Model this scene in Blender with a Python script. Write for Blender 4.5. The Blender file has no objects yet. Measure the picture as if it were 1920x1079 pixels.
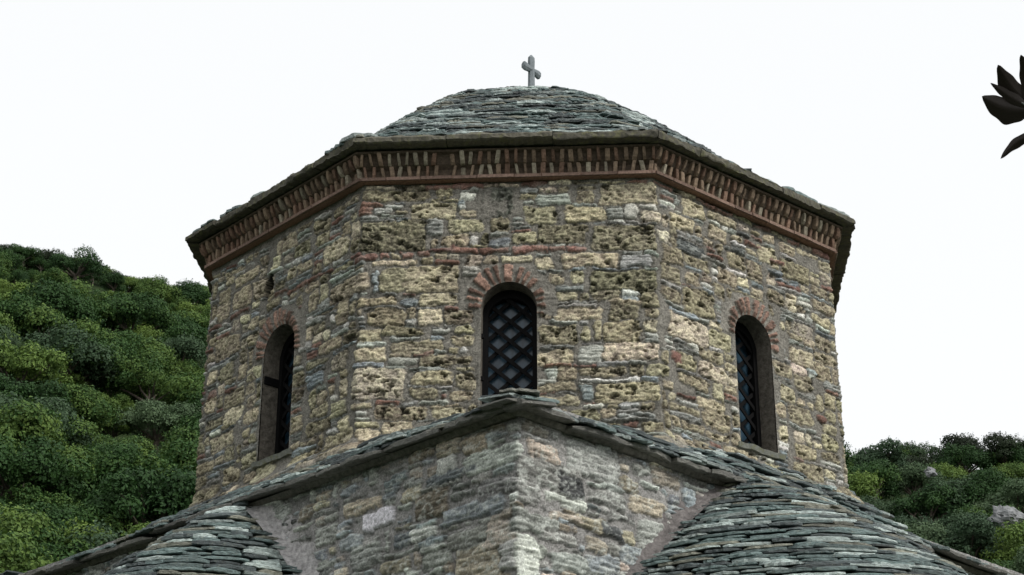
import bpy, math, random
import numpy as np
from mathutils import Vector, noise as mnoise
PI = math.pi
rng = np.random.default_rng(7)
random.seed(5)

# ------------------------------------------------------------------ camera
CAMP = np.array([0.0, -16.4889, -7.1524])
FW = np.array([-0.0070629, 0.9113607, 0.4115482]); RT = np.array([0.9999729, 0.0072974, 0.0010016]); UP = np.array([0.0020904, -0.4115441, 0.9113875])
from mathutils import Matrix
scn = bpy.context.scene
cd = bpy.data.cameras.new("camera"); cam = bpy.data.objects.new("camera", cd); scn.collection.objects.link(cam)
cam.matrix_world = Matrix(((RT[0], UP[0], -FW[0], CAMP[0]), (RT[1], UP[1], -FW[1], CAMP[1]), (RT[2], UP[2], -FW[2], CAMP[2]), (0, 0, 0, 1)))
cd.lens = 66.43; cd.sensor_width = 36; cd.clip_end = 3000; cd.clip_start = .1
scn.camera = cam

# ------------------------------------------------------------------ sky, sun, exposure
SUN_EL, SUN_AZ = math.radians(42), math.radians(128)      # azimuth from +Y towards +X
SKY_STRENGTH, SUN_STRENGTH, EXPOSURE = 0.10, 1.35, 0.5
w = bpy.data.worlds.new("World"); scn.world = w; w.use_nodes = True
nt = w.node_tree; nt.nodes.clear()
sky = nt.nodes.new('ShaderNodeTexSky'); sky.sky_type = 'NISHITA'; sky.sun_disc = False
sky.sun_elevation = SUN_EL; sky.sun_rotation = SUN_AZ; sky.dust_density = 3.0; sky.air_density = 1.0
bw = nt.nodes.new('ShaderNodeRGBToBW')
mixn = nt.nodes.new('ShaderNodeMix'); mixn.data_type = 'RGBA'; mixn.inputs[0].default_value = 0.9
ov = nt.nodes.new('ShaderNodeMix'); ov.data_type = 'RGBA'; ov.inputs[0].default_value = 0.72
ov.inputs[7].default_value = (8.9, 9.05, 9.15, 1)                 # even white overcast
bg = nt.nodes.new('ShaderNodeBackground'); bg.inputs[1].default_value = SKY_STRENGTH
out = nt.nodes.new('ShaderNodeOutputWorld')
L = nt.links.new
L(sky.outputs[0], bw.inputs[0]); L(sky.outputs[0], mixn.inputs[6]); L(bw.outputs[0], mixn.inputs[7])
L(mixn.outputs[2], ov.inputs[6]); L(ov.outputs[2], bg.inputs[0]); L(bg.outputs[0], out.inputs[0])
sd = bpy.data.lights.new("sun", 'SUN'); sd.energy = SUN_STRENGTH; sd.angle = math.radians(12); sd.color = (1, .97, .92)
sun = bpy.data.objects.new("sun", sd); scn.collection.objects.link(sun)
sdir = Vector((math.sin(SUN_AZ) * math.cos(SUN_EL), math.cos(SUN_AZ) * math.cos(SUN_EL), math.sin(SUN_EL)))
sun.rotation_euler = sdir.to_track_quat('Z', 'Y').to_euler()
vs = scn.view_settings; vs.view_transform = 'Standard'; vs.look = 'None'; vs.gamma = 1; vs.exposure = EXPOSURE; vs.use_curve_mapping = False

# ------------------------------------------------------------------ helpers
COL = scn.collection
def link(name, me, parent=None, mat=None):
    o = bpy.data.objects.new(name, me); COL.objects.link(o)
    if parent is not None: o.parent = parent
    if mat is not None and me is not None: me.materials.append(mat)
    return o
def tag(o, label=None, cat=None, group=None, kind=None):
    if label: o['label'] = label
    if cat: o['category'] = cat
    if group: o['group'] = group
    if kind: o['kind'] = kind
    return o
def mesh_np(name, V, F, cols=None, smooth=True, quads=True):
    """V (n,3), F (m,k) uniform faces, cols (n,3) per vertex"""
    me = bpy.data.meshes.new(name); V = np.asarray(V, np.float32); F = np.asarray(F, np.int32); k = F.shape[1]
    me.vertices.add(len(V)); me.vertices.foreach_set('co', V.ravel())
    me.loops.add(F.size); me.loops.foreach_set('vertex_index', F.ravel())
    me.polygons.add(len(F)); me.polygons.foreach_set('loop_start', np.arange(0, F.size, k, dtype=np.int32))
    try: me.polygons.foreach_set('loop_total', np.full(len(F), k, np.int32))
    except Exception: pass
    me.polygons.foreach_set('use_smooth', np.full(len(F), smooth))
    me.update(calc_edges=True); me.validate()
    if cols is not None:
        a = me.color_attributes.new('Col', 'FLOAT_COLOR', 'POINT')
        c = np.ones((len(V), 4), np.float32); c[:, :cols.shape[1]] = cols; a.data.foreach_set('color', c.ravel())
    return me
class MB:
    """collects polygons (any size) with a colour per vertex"""
    def __init__(s): s.v = []; s.f = []; s.c = []
    def add(s, verts, faces, col=(.5, .5, .5)):
        b = len(s.v); s.v += [tuple(map(float, x)) for x in verts]; s.f += [[b + i for i in f] for f in faces]
        s.c += [tuple(col)] * len(verts)
    def build(s, name, parent=None, mat=None, smooth=False):
        me = bpy.data.meshes.new(name); me.from_pydata(s.v, [], s.f)
        a = me.color_attributes.new('Col', 'FLOAT_COLOR', 'POINT')
        c = np.ones((len(s.v), 4), np.float32); c[:, :3] = np.array(s.c); a.data.foreach_set('color', c.ravel())
        me.polygons.foreach_set('use_smooth', [smooth] * len(me.polygons)); me.update()
        return link(name, me, parent, mat)
def box_axes(mb, c, ax, ay, az, hx, hy, hz, col=(.5, .5, .5)):
    c = np.array(c, float); P = []
    for sx, sy, sz in ((-1,-1,-1),(1,-1,-1),(1,1,-1),(-1,1,-1),(-1,-1,1),(1,-1,1),(1,1,1),(-1,1,1)):
        P.append(c + np.array(ax) * hx * sx + np.array(ay) * hy * sy + np.array(az) * hz * sz)
    mb.add(P, [[0,3,2,1],[4,5,6,7],[0,1,5,4],[1,2,6,5],[2,3,7,6],[3,0,4,7]], col)
# lattice value noise on arrays, in [0,1]
_lat = {}
def vn(x, y, seed=0):
    if seed not in _lat: _lat[seed] = np.random.default_rng(seed + 100).random((256, 256)).astype(np.float32)
    T = _lat[seed]
    xi = np.floor(x).astype(int); yi = np.floor(y).astype(int); fx = x - xi; fy = y - yi
    fx = fx * fx * (3 - 2 * fx); fy = fy * fy * (3 - 2 * fy)
    a = T[xi & 255, yi & 255]; b = T[(xi + 1) & 255, yi & 255]; c = T[xi & 255, (yi + 1) & 255]; d = T[(xi + 1) & 255, (yi + 1) & 255]
    return (a * (1 - fx) + b * fx) * (1 - fy) + (c * (1 - fx) + d * fx) * fy
def fbm(x, y, seed=0, oct=4):
    r = 0; a = .5; t = 0
    for i in range(oct): r = r + a * vn(x * 2 ** i + 17.3 * i, y * 2 ** i + 5.1 * i, seed + i); t += a; a *= .55
    return r / t
def sstep(a, b, x):
    t = np.clip((x - a) / (b - a), 0, 1); return t * t * (3 - 2 * t)

# ------------------------------------------------------------------ materials
def newmat(name, rough=.9, spec=.3):
    m = bpy.data.materials.new(name); m.use_nodes = True; t = m.node_tree; p = t.nodes['Principled BSDF']
    p.inputs['Roughness'].default_value = rough
    p.inputs['Specular IOR Level'].default_value = spec
    return m, t, p
def N(t, ty, **kw):
    n = t.nodes.new(ty)
    for k, v in kw.items(): setattr(n, k, v)
    return n
def attr_stone(name, rough=.92, spec=.25, nscale=60, lo=.62, hi=1.35, bump=.5, bdist=.006, speck=0.0, aniso=None, lichen=None):
    m, t, p = newmat(name, rough, spec)
    at = N(t, 'ShaderNodeVertexColor'); at.layer_name = 'Col'
    tc = N(t, 'ShaderNodeTexCoord'); mp = N(t, 'ShaderNodeMapping')
    if aniso: mp.inputs['Scale'].default_value = aniso
    t.links.new(tc.outputs['Object'], mp.inputs[0])
    n1 = N(t, 'ShaderNodeTexNoise'); n1.inputs['Scale'].default_value = nscale; n1.inputs['Detail'].default_value = 6; n1.inputs['Roughness'].default_value = .7
    t.links.new(mp.outputs[0], n1.inputs[0])
    mr = N(t, 'ShaderNodeMapRange'); mr.inputs[1].default_value = .3; mr.inputs[2].default_value = .7; mr.inputs[3].default_value = lo; mr.inputs[4].default_value = hi
    t.links.new(n1.outputs[0], mr.inputs[0])
    mx = N(t, 'ShaderNodeMix', data_type='RGBA', blend_type='MULTIPLY'); mx.inputs[0].default_value = 1
    t.links.new(at.outputs[0], mx.inputs[6]); t.links.new(mr.outputs[0], mx.inputs[7])
    last = mx.outputs[2]
    if lichen:
        n2 = N(t, 'ShaderNodeTexNoise'); n2.inputs['Scale'].default_value = lichen[1]; n2.inputs['Detail'].default_value = 5; n2.inputs['Roughness'].default_value = .65
        t.links.new(tc.outputs['Object'], n2.inputs[0])
        r2 = N(t, 'ShaderNodeMapRange'); r2.inputs[1].default_value = lichen[2]; r2.inputs[2].default_value = lichen[2] + .1; r2.inputs[3].default_value = 0; r2.inputs[4].default_value = lichen[3]
        t.links.new(n2.outputs[0], r2.inputs[0])
        m2 = N(t, 'ShaderNodeMix', data_type='RGBA'); t.links.new(r2.outputs[0], m2.inputs[0]); t.links.new(last, m2.inputs[6]); m2.inputs[7].default_value = lichen[0] + (1,)
        last = m2.outputs[2]
    t.links.new(last, p.inputs['Base Color'])
    bp = N(t, 'ShaderNodeBump'); bp.inputs['Strength'].default_value = bump; bp.inputs['Distance'].default_value = bdist
    t.links.new(n1.outputs[0], bp.inputs['Height']); t.links.new(bp.outputs[0], p.inputs['Normal'])
    return m
M_WALL = attr_stone('rubble_masonry', nscale=75, lo=.42, hi=1.6, bump=.9, bdist=.009)
M_BRICK = attr_stone('fired_brick', nscale=45, lo=.55, hi=1.45, bump=.5, bdist=.005)
M_SLATE = attr_stone('slate', rough=.5, spec=.6, nscale=26, lo=.3, hi=1.75, bump=1, bdist=.016, aniso=(1, 1, 3.5), lichen=((.26, .28, .22), 34, .58, .55))
M_SLAB = attr_stone('eave_stone', rough=.9, nscale=30, lo=.6, hi=1.4, bump=.5, bdist=.008, lichen=((.16, .16, .08), 18, .52, .6))
M_PLASTER = attr_stone('lime_mortar', nscale=24, lo=.45, hi=1.5, bump=1, bdist=.018)
M_CROSS = attr_stone('weathered_marble', nscale=40, lo=.75, hi=1.2, bump=.3, bdist=.004)
M_ROCK = attr_stone('pale_rock', nscale=.8, lo=.6, hi=1.3, bump=.8, bdist=.4)
M_BARK = attr_stone('bark', nscale=6, lo=.6, hi=1.3, bump=.6, bdist=.03)
M_IRON, t_, p_ = newmat('dark_painted_iron', .8, .15); p_.inputs['Base Color'].default_value = (.012, .012, .013, 1)
n_ = N(t_, 'ShaderNodeTexNoise'); n_.inputs['Scale'].default_value = 40; cr_ = N(t_, 'ShaderNodeValToRGB')
cr_.color_ramp.elements[0].color = (.002, .002, .0025, 1); cr_.color_ramp.elements[1].color = (.006, .0055, .0055, 1)
t_.links.new(n_.outputs[0], cr_.inputs[0]); t_.links.new(cr_.outputs[0], p_.inputs['Base Color'])
M_GLASS, t_, p_ = newmat('dusty_window_glass', .3, .5)
n_ = N(t_, 'ShaderNodeTexNoise'); n_.inputs['Scale'].default_value = 7; n_.inputs['Detail'].default_value = 6; cr_ = N(t_, 'ShaderNodeValToRGB')
mp_ = N(t_, 'ShaderNodeMapping'); tc_ = N(t_, 'ShaderNodeTexCoord'); mp_.inputs['Scale'].default_value = (3, 3, .5); t_.links.new(tc_.outputs['Object'], mp_.inputs[0]); t_.links.new(mp_.outputs[0], n_.inputs[0])
cr_.color_ramp.elements[0].color = (.014, .032, .050, 1); cr_.color_ramp.elements[1].color = (.045, .095, .14, 1); cr_.color_ramp.elements[0].position = .3; cr_.color_ramp.elements[1].position = .75
t_.links.new(n_.outputs[0], cr_.inputs[0]); t_.links.new(cr_.outputs[0], p_.inputs['Base Color'])

# ------------------------------------------------------------------ masonry: a real relief, stone by stone
STY = {'T': (.355, .320, .220), 'P': (.31, .28, .19), 'Y': (.47, .43, .31), 'K': (.45, .39, .32), 'W': (.50, .495, .45), 'G': (.40, .42, .375),
       'S': (.30, .305, .28), 'B': (.29, .325, .335), 'R': (.28, .165, .13), 'D': (.12, .12, .10), 'N': (.12, .125, .12), 'Q': (.66, .665, .67)}
MORTAR_DRUM = np.array((.208, .196, .170)); MORTAR_BASE = np.array((.285, .277, .265))
def parse(txt, s_off):
    r = []
    for l in txt.split('|'):
        a = l.split(); r.append((float(a[0]) + s_off, float(a[1]) + s_off, float(a[2]), float(a[3]), a[4]))
    return r
def fill_stones(S, Z0, Z1, placed, blocked, style, seed, s_lo=0.0):
    """random rubble in the cells that the placed stones leave free"""
    R = random.Random(seed); c = .02; nx = int((S - s_lo) / c); nz = int((Z1 - Z0) / c); occ = np.zeros((nx, nz), bool)
    def mark(a, b, z0, z1): occ[max(0, int((a - s_lo) / c + .2)):max(0, int((b - s_lo) / c + .8)), max(0, int((z0 - Z0) / c + .2)):max(0, int((z1 - Z0) / c + .8))] = True
    for s in placed: mark(s[0] - .008, s[1] + .008, s[2] - .004, s[3] + .004)
    for b in blocked: mark(*b)
    out = []
    for j in range(nz):
        i = 0
        while i < nx:
            if occ[i, j]: i += 1; continue
            x = R.random()
            if style == 'drum':
                if x < .28: ty = R.choice('TTTTPPTY'); dw, dh = R.uniform(.18, .46), R.uniform(.09, .18)
                elif x < .46: ty = R.choice('TTKY'); dw, dh = R.uniform(.1, .2), R.uniform(.07, .13)
                elif x < .54: ty = 'R'; dw, dh = R.uniform(.12, .24), R.uniform(.035, .045)
                elif x < .62: ty = 'W'; dw, dh = R.uniform(.08, .2), R.uniform(.03, .06)
                else: ty = R.choice('SSSSBGT'); dw, dh = R.uniform(.14, .5), R.uniform(.02, .044)
            else:
                if x < .25: ty = R.choice('GSBGK'); dw, dh = R.uniform(.2, .5), R.uniform(.1, .2)
                elif x < .37: ty = R.choice('TYK'); dw, dh = R.uniform(.12, .3), R.uniform(.07, .14)
                elif x < .42: ty = R.choice('WN'); dw, dh = R.uniform(.08, .16), R.uniform(.04, .07)
                else: ty = R.choice('SSGBBKT'); dw, dh = R.uniform(.12, .4), R.uniform(.03, .07)
            wmax = max(1, int(dw / c)); hmax = max(1, round(dh / c)); k = 0
            while i + k < nx and k < wmax and not occ[i + k, j]: k += 1
            h = 0
            while j + h < nz and h < hmax and not occ[i:i + k, j + h].any(): h += 1
            # swallow a leftover sliver
            if j + h < nz and h >= hmax and j + h + 1 < nz and occ[i:i + k, j + h + 1].all() and not occ[i:i + k, j + h].any(): h += 1
            occ[i:i + k, j:j + h] = True
            W_, H_ = k * c, h * c
            if W_ >= .06:
                if H_ <= .05 and ty in 'TPKY': ty = R.choice('SSGBT')
                if H_ >= .06 and ty == 'R': ty = 'T'
                g = .011 if H_ > .05 else .005; gs = .012
                if R.random() > (.03 if style == 'drum' else .12):
                    out.append((s_lo + i * c + gs, s_lo + (i + k) * c - gs, Z0 + j * c + g, Z0 + (j + h) * c - g, ty))
            i += max(k, 1)
    return out
def relief(sg, zg, stones, openings, style, seed, mortar):
    """height and colour on the grid sg x zg (uniform fine raster)"""
    ns, nz = len(sg), len(zg); S, Z = np.meshgrid(sg, zg, indexing='ij'); res = sg[1] - sg[0]
    wx = (fbm(S * 7, Z * 9, seed + 1, 4) - .5) * .085 + (vn(S * 42, Z * 42, seed + 4) - .5) * .016
    wz = (fbm(S * 5, Z * 10, seed + 2, 4) - .5) * .065 + (vn(S * 36, Z * 44, seed + 5) - .5) * .012
    Sw, Zw = S + wx, Z + wz
    cst = lambda q, k: np.clip(.5 + (q - .5) * k, 0, 1)
    fine = cst(fbm(S * 42, Z * 58, seed + 7, 3), 1.7); mid = cst(fbm(S * 14, Z * 18, seed + 8, 4), 1.5); streak = cst(fbm(S * 9 + Z * 6, Z * 85, seed + 9, 3), 1.6); broad = fbm(S * 2.2, Z * 2.2, seed + 10, 4)
    pitn = fbm(S * 20 + fine * .5, Z * 34, seed + 11, 4); grain = np.random.default_rng(seed).random(S.shape)
    H = (mid - .5) * .012 + (fine - .5) * .006 + (broad - .5) * .02
    C = mortar[None, None] * (.66 + .35 * mid + .3 * broad)[..., None] * (.82 + .36 * grain)[..., None]
    smear = fbm(S * 6, Z * 8, seed + 15, 3)
    R = np.random.default_rng(seed + 3)
    for (s0, s1, z0, z1, ty) in stones:
        i0, i1 = np.searchsorted(sg, (s0 - .06, s1 + .06)); j0, j1 = np.searchsorted(zg, (z0 - .06, z1 + .06))
        tilt = R.normal(0, .02 if z1 - z0 > .06 else .012); tap0, tap1 = R.uniform(-.10, .10, 2); base = R.uniform(.001, .012)
        cb = np.array(STY[ty]) * R.uniform(.60, 1.18) * (1 + R.normal(0, .02, 3))
        if style == 'base': cb = cb * R.uniform(.75, 1.25); base += .008
        if ty in 'TPY': g_ = R.uniform(0, .75); cb = cb * (1 - g_) + np.array((.33, .275, .215)) * cb.mean() / .30 * g_
        if style == 'base': cb = cb * .9 + cb.mean() * .1
        if i1 - i0 < 3 or j1 - j0 < 2: continue
        sl = (slice(i0, i1), slice(j0, j1)); cs, cz = (s0 + s1) / 2, (z0 + z1) / 2; hw, hh = (s1 - s0) / 2, (z1 - z0) / 2
        x = Sw[sl] - cs; y = Zw[sl] - cz - tilt * x; u = np.clip(x / hw, -1, 1)
        hy = hh * (1 + (tap0 * u + tap1 * (u * u - .4))); r = min(hh * .6, .03)
        qx = np.abs(x) - hw + r; qy = np.abs(y) - hy + r
        d = np.hypot(np.maximum(qx, 0), np.maximum(qy, 0)) + np.minimum(np.maximum(qx, qy), 0) - r
        over = (smear[sl] - .5) * (.04 if style == 'drum' else .055)
        d = d + np.maximum(over, -.012) * (.6 if style == 'drum' else 1) + (fine[sl] - .5) * .014
        rim = np.exp(-((d - .007) / .006) ** 2)[..., None]; C[sl] = C[sl] * (1 - .17 * rim); H[sl] = H[sl] - .005 * rim[..., 0]
        m = sstep(.008, -.002, d); prof = np.sqrt(np.clip(-d / min(.03, hh * .8), 0, 1))
        if ty in 'TPYK' and style == 'drum':
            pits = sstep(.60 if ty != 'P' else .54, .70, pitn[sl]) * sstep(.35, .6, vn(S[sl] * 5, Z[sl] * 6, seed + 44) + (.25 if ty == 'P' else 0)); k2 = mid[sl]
            hs = base + .003 * prof + (k2 - .5) * .020 + (fine[sl] - .5) * .013 + (streak[sl] - .5) * .010 - pits * .03
            tint = np.stack([1 + .35 * (k2 - .5), 1 + .38 * (k2 - .5), 1 + .25 * (mid[sl] - .6)], -1)
            lich = sstep(.5, .66, broad[sl] * .45 + fine[sl] * .55)[..., None]
            cc = cb * tint * (.22 + .85 * fine[sl] + .4 * grain[sl] + .4 * streak[sl])[..., None]
            cc = cc * (1 - .35 * lich) + np.array((.47, .45, .30)) * .35 * lich
            cc = cc * (1 - .6 * pits[..., None])  # shade inside the pits painted into the stone colour
        elif ty in 'SBGN' or (style == 'base' and ty in 'TPYK'):
            k2 = streak[sl]; hs = base * .8 + .010 * prof + (k2 - .5) * .022 + (fine[sl] - .5) * .006
            cc = cb * (.45 + .95 * k2 + .3 * (grain[sl] - .3))[..., None]
            wv = sstep(.5, .75, fine[sl] * .6 + mid[sl] * .4)[..., None] * (.55 if style == 'base' else .4); cc = cc * (1 - wv) + np.array((.52, .54, .50)) * wv
        elif ty == 'D':
            hs = base * .4 + (mid[sl] - .5) * .05 + (fine[sl] - .5) * .03; m = m * sstep(.42, .55, vn(S[sl] * 22, Z[sl] * 9, seed + 21) * .6 + mid[sl] * .4)
            cc = cb * (.4 + 1.3 * vn(S[sl] * 60, Z[sl] * 22, seed + 22))[..., None]
        else:
            hs = base * .9 + .012 * prof + (fine[sl] - .5) * .006; cc = cb * (.62 + .5 * fine[sl] + .3 * grain[sl])[..., None]
            wv = sstep(.5, .7, mid[sl])[..., None]; cc = cc * (1 - .45 * wv * (ty == 'R')) + np.array((.36, .28, .24)) * .45 * wv * (ty == 'R')
        H[sl] = np.maximum(H[sl], H[sl] * (1 - m) + hs * m) * (m > .02) + H[sl] * (m <= .02)
        # pits and hollows may go below the bedding mortar
        H[sl] = np.where(m > .98, hs, H[sl])
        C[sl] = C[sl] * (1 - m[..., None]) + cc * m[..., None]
    for (oc, zs, hw, zb, nb) in openings:
        x = S - oc; y = Z - zs; rr = np.hypot(x, y); an = np.degrees(np.arctan2(y, x)); win = (rr < hw + .22) & (an > -14) & (an < 194)
        if nb:
            a = (an + 8) / 196 * nb; k = np.floor(a).astype(int); a = a + .22 * np.sin(a * 1.9 + oc * 5); k = np.floor(a).astype(int); fr = a - k + (fine - .5) * .16
            ln = .12 + .045 * np.sin(k * 12.9898 + oc * 3) ; ring = win & (rr > hw - .03)
            bm = sstep(.0, .035, fr - .2) * sstep(.0, .035, .78 - fr) * sstep(0, .012, hw + ln - rr + (fine - .5) * .02) * ring
            band = sstep(.02, .0, rr - (hw + .16)) * ring
            cbk = np.array((.245, .155, .12)) * (.6 + .9 * ((np.sin(k * 78.233 + oc) * 43758.5) % 1))[..., None] * (.6 + .8 * fine)[..., None]
            H = H * (1 - band) + ((fine - .5) * .008 + .002) * band; H = H * (1 - bm) + (.026 + (fine - .5) * .008) * bm
            Cm = mortar * 1.1 * (.75 + .5 * mid)[..., None]
            C = C * (1 - band[..., None]) + Cm * band[..., None]; C = C * (1 - bm[..., None]) + cbk * bm[..., None]
        sdf = np.where(y > 0, rr - hw, np.abs(x) - hw); near = sstep(.035, .0, sdf) * (Z > zb - .03)
        H = H * (1 - near) + .006 * near
    lum = C.mean(-1, keepdims=True); C = C * (np.clip(lum, .02, 1) / .24) ** .30
    return H, C
def polygon_wall(name, corners, s_cols, zg_fine, zrows, stones, openings, style, seed, mortar, parent, flare=None, skirt=None, closed=True, holes=()):
    """corners: list of xy (counter-clockwise seen from above); a wall whose outside carries the relief"""
    P = np.array(corners, float); n = len(P); seg = np.roll(P, -1, 0) - P; ln = np.hypot(seg[:, 0], seg[:, 1]); cum = np.concatenate([[0], np.cumsum(ln)])
    T = seg / ln[:, None]; NRM = np.stack([T[:, 1], -T[:, 0]], 1)
    res = zg_fine[1] - zg_fine[0]; sg = np.arange(0, cum[-1] + res, res)
    H, C = relief(sg, zg_fine, stones, openings, style, seed, mortar)
    if closed:                                                     # let the seam meet itself
        b = sstep(0, .1, sg)[:, None]; H = H * b; 
    for (hs, hz, a, b) in holes:
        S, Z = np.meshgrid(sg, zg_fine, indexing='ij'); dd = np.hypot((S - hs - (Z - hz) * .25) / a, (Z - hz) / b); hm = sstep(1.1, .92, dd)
        H = H - .28 * hm; C = C * (1 - .9 * sstep(1.22, 1.08, dd)[..., None])  # hole and flank colour darkened to stand for the shade inside
    if skirt:
        S, Z = np.meshgrid(sg, zg_fine, indexing='ij'); k = sstep(skirt[0], skirt[1], Z + (fbm(S * 4, Z * 4, seed + 31, 3) - .5) * .16)[..., None]
        C = C * (1 - k) + mortar * 1.12 * (.75 + .5 * fbm(S * 14, Z * 14, seed + 33, 4))[..., None] * k; H = H * (1 - .35 * k[..., 0])
    ci = np.clip(np.searchsorted(sg, s_cols), 0, len(sg) - 1); ri = np.clip(np.searchsorted(zg_fine, zrows - 1e-6), 0, len(zg_fine) - 1)
    Hs = H[np.ix_(ci, ri)]; Cs = C[np.ix_(ci, ri)]
    s = np.array(s_cols); f = np.clip(np.searchsorted(cum, s, 'right') - 1, 0, n - 1)
    base = P[f] + T[f] * (s - cum[f])[:, None]
    # smooth the normal round each corner
    d0 = s - cum[f]; d1 = cum[f + 1] - s; nr = NRM[f].copy(); wd = .03
    for k in range(len(s)):
        if d0[k] < wd: b = NRM[(f[k] - 1) % n]; u = .5 - .5 * d0[k] / wd
        elif d1[k] < wd: b = NRM[(f[k] + 1) % n]; u = .5 - .5 * d1[k] / wd
        else: continue
        v = NRM[f[k]] * (1 - u) + b * u; nr[k] = v / (v @ v) ** .5
    S2, Z2 = np.meshgrid(s, zrows, indexing='ij')
    B = np.repeat(base[:, None], len(zrows), 1); Tn = np.repeat(T[f][:, None], len(zrows), 1)
    inside = np.zeros(S2.shape, bool)
    for (oc, zs, hw, zb, nb) in openings:                          # cut the arch, snap its rim
        x = S2 - oc; y = Z2 - zs; rr = np.hypot(x, y) + 1e-9; up = y > 0
        sdf = np.where(up, rr - hw, np.abs(x) - hw); snap = (np.abs(sdf) < res * 1.05) & (Z2 > zb - res)
        mx = np.where(up, -sdf * x / rr, -sdf * np.sign(x)); mz = np.where(up, -sdf * y / rr, 0)
        B = B + Tn * (mx * snap)[..., None]; Z2 = Z2 + mz * snap; Hs = np.where(snap, .004, Hs)
        inside |= (sdf < -res * .2) & (Z2 > zb)
    fl = 0 if flare is None else flare(Z2)
    XY = B + nr[:, None] * (Hs + fl)[..., None]
    V = np.concatenate([XY, Z2[..., None]], -1).reshape(-1, 3); a, b = S2.shape
    idx = np.arange(a * b).reshape(a, b)
    q = np.stack([idx[:-1, :-1], idx[1:, :-1], idx[1:, 1:], idx[:-1, 1:]], -1).reshape(-1, 4)
    ins = (inside[:-1, :-1] | inside[1:, :-1] | inside[1:, 1:] | inside[:-1, 1:]).reshape(-1)
    me = mesh_np(name, V, q[~ins], Cs.reshape(-1, 3))
    return link(name, me, parent, M_WALL), cum, T, NRM, P

# stones seen in the photo, measured in each wall's own plane (s0 s1 z0 z1 type)
FRONT="-0 0.53 -0.145 -0.057 T|0.6 0.73 -0.127 -0.005 T|0.8 0.92 -0.152 -0.093 W|0.97 1.23 -0.31 -0.042 D|1.28 1.42 -0.167 -0.108 T|1.43 1.68 -0.226 -0.134 G|1.74 1.87 -0.218 -0.102 T|1.93 2.4 -0.233 -0.049 T|0.17 0.33 -0.218 -0.184 W|0.1 0.25 -0.269 -0.216 S|0.39 0.78 -0.33 -0.173 T|0.81 0.92 -0.312 -0.245 T|0.52 0.67 -0.464 -0.339 S|0.71 0.97 -0.448 -0.327 T|1.33 1.59 -0.393 -0.237 T|1.65 1.97 -0.393 -0.247 T|1.99 2.13 -0.361 -0.265 S|2.14 2.24 -0.364 -0.244 W|-0.02 0.51 -0.608 -0.349 P|1.04 1.2 -0.46 -0.325 T|1.44 1.81 -0.578 -0.406 T|1.22 1.42 -0.57 -0.484 T|1.85 2.37 -0.648 -0.429 T|0.65 0.87 -0.565 -0.478 T|0.89 0.93 -0.559 -0.506 W|1.04 1.2 -0.584 -0.517 B|-0.07 0.13 -0.673 -0.631 R|0.16 0.22 -0.663 -0.625 R|0.32 0.44 -0.669 -0.621 R|0.46 0.57 -0.649 -0.605 R|0.57 0.74 -0.614 -0.581 R|0.75 0.93 -0.623 -0.585 R|0.95 1.17 -0.63 -0.592 R|1.23 1.38 -0.641 -0.593 R|1.38 1.53 -0.645 -0.598 R|1.54 1.66 -0.649 -0.601 R|1.67 1.81 -0.653 -0.605 R|1.62 2.07 -0.792 -0.679 T|2.09 2.33 -0.792 -0.708 S|1.35 1.55 -0.8 -0.706 Y|0.11 0.15 -0.982 -0.766 B|0.17 0.36 -0.954 -0.76 T|0.36 0.78 -0.966 -0.758 T|1.85 2.37 -1 -0.827 P|1.68 1.79 -0.921 -0.827 T|1.53 1.63 -0.917 -0.833 T|1.57 1.78 -0.994 -0.938 S|-0.02 0.3 -1.085 -0.997 P|0.34 0.46 -1.074 -1.018 B|0.48 0.77 -1.087 -0.994 T|0.07 0.36 -1.262 -1.124 T|0.47 0.66 -1.262 -1.123 Y|0.68 0.92 -1.258 -1.143 T|1.57 1.72 -1.062 -1.011 T|1.87 2.08 -1.08 -1.01 T|1.59 1.89 -1.139 -1.107 W|1.42 1.54 -1.239 -1.123 T|1.56 1.93 -1.254 -1.143 T|1.99 2.22 -1.262 -1.125 P|1.51 1.72 -1.282 -1.264 S|1.42 1.72 -1.446 -1.3 T|1.75 1.83 -1.428 -1.337 T|1.88 1.91 -1.413 -1.349 W|1.94 2.23 -1.458 -1.28 P|-0.02 0.19 -1.397 -1.296 P|0.21 0.5 -1.357 -1.28 T|0.58 0.74 -1.347 -1.301 W|0.78 0.92 -1.352 -1.278 T|0.29 0.67 -1.498 -1.406 T|0.75 0.92 -1.451 -1.374 T|0.56 0.69 -1.409 -1.377 B|1.74 1.94 -1.61 -1.466 G|1.95 2.36 -1.603 -1.464 K|1.42 1.7 -1.491 -1.468 S|1.41 1.69 -1.613 -1.513 T|0 0.23 -1.571 -1.458 T|0.27 0.46 -1.586 -1.535 W|0.48 0.92 -1.616 -1.53 T|0.82 0.87 -1.502 -1.461 W|-0.03 0.37 -1.886 -1.626 K|0.43 0.75 -1.78 -1.663 T|0.78 0.93 -1.812 -1.691 T|0.43 0.63 -1.893 -1.804 T|0.64 0.75 -1.817 -1.79 W|0.74 0.92 -1.922 -1.833 T|1.59 1.73 -1.762 -1.651 T|1.76 2.09 -1.724 -1.656 T|2.13 2.25 -1.73 -1.653 T|1.51 1.58 -1.738 -1.657 G|1.42 1.73 -1.859 -1.782 T|1.77 2.21 -1.778 -1.756 W|1.88 2.36 -1.949 -1.795 T|1.75 1.87 -1.921 -1.805 B|1.42 1.73 -1.982 -1.889 T|0.15 0.55 -2.058 -1.943 T|0.61 0.84 -2.053 -1.965 T"
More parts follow.
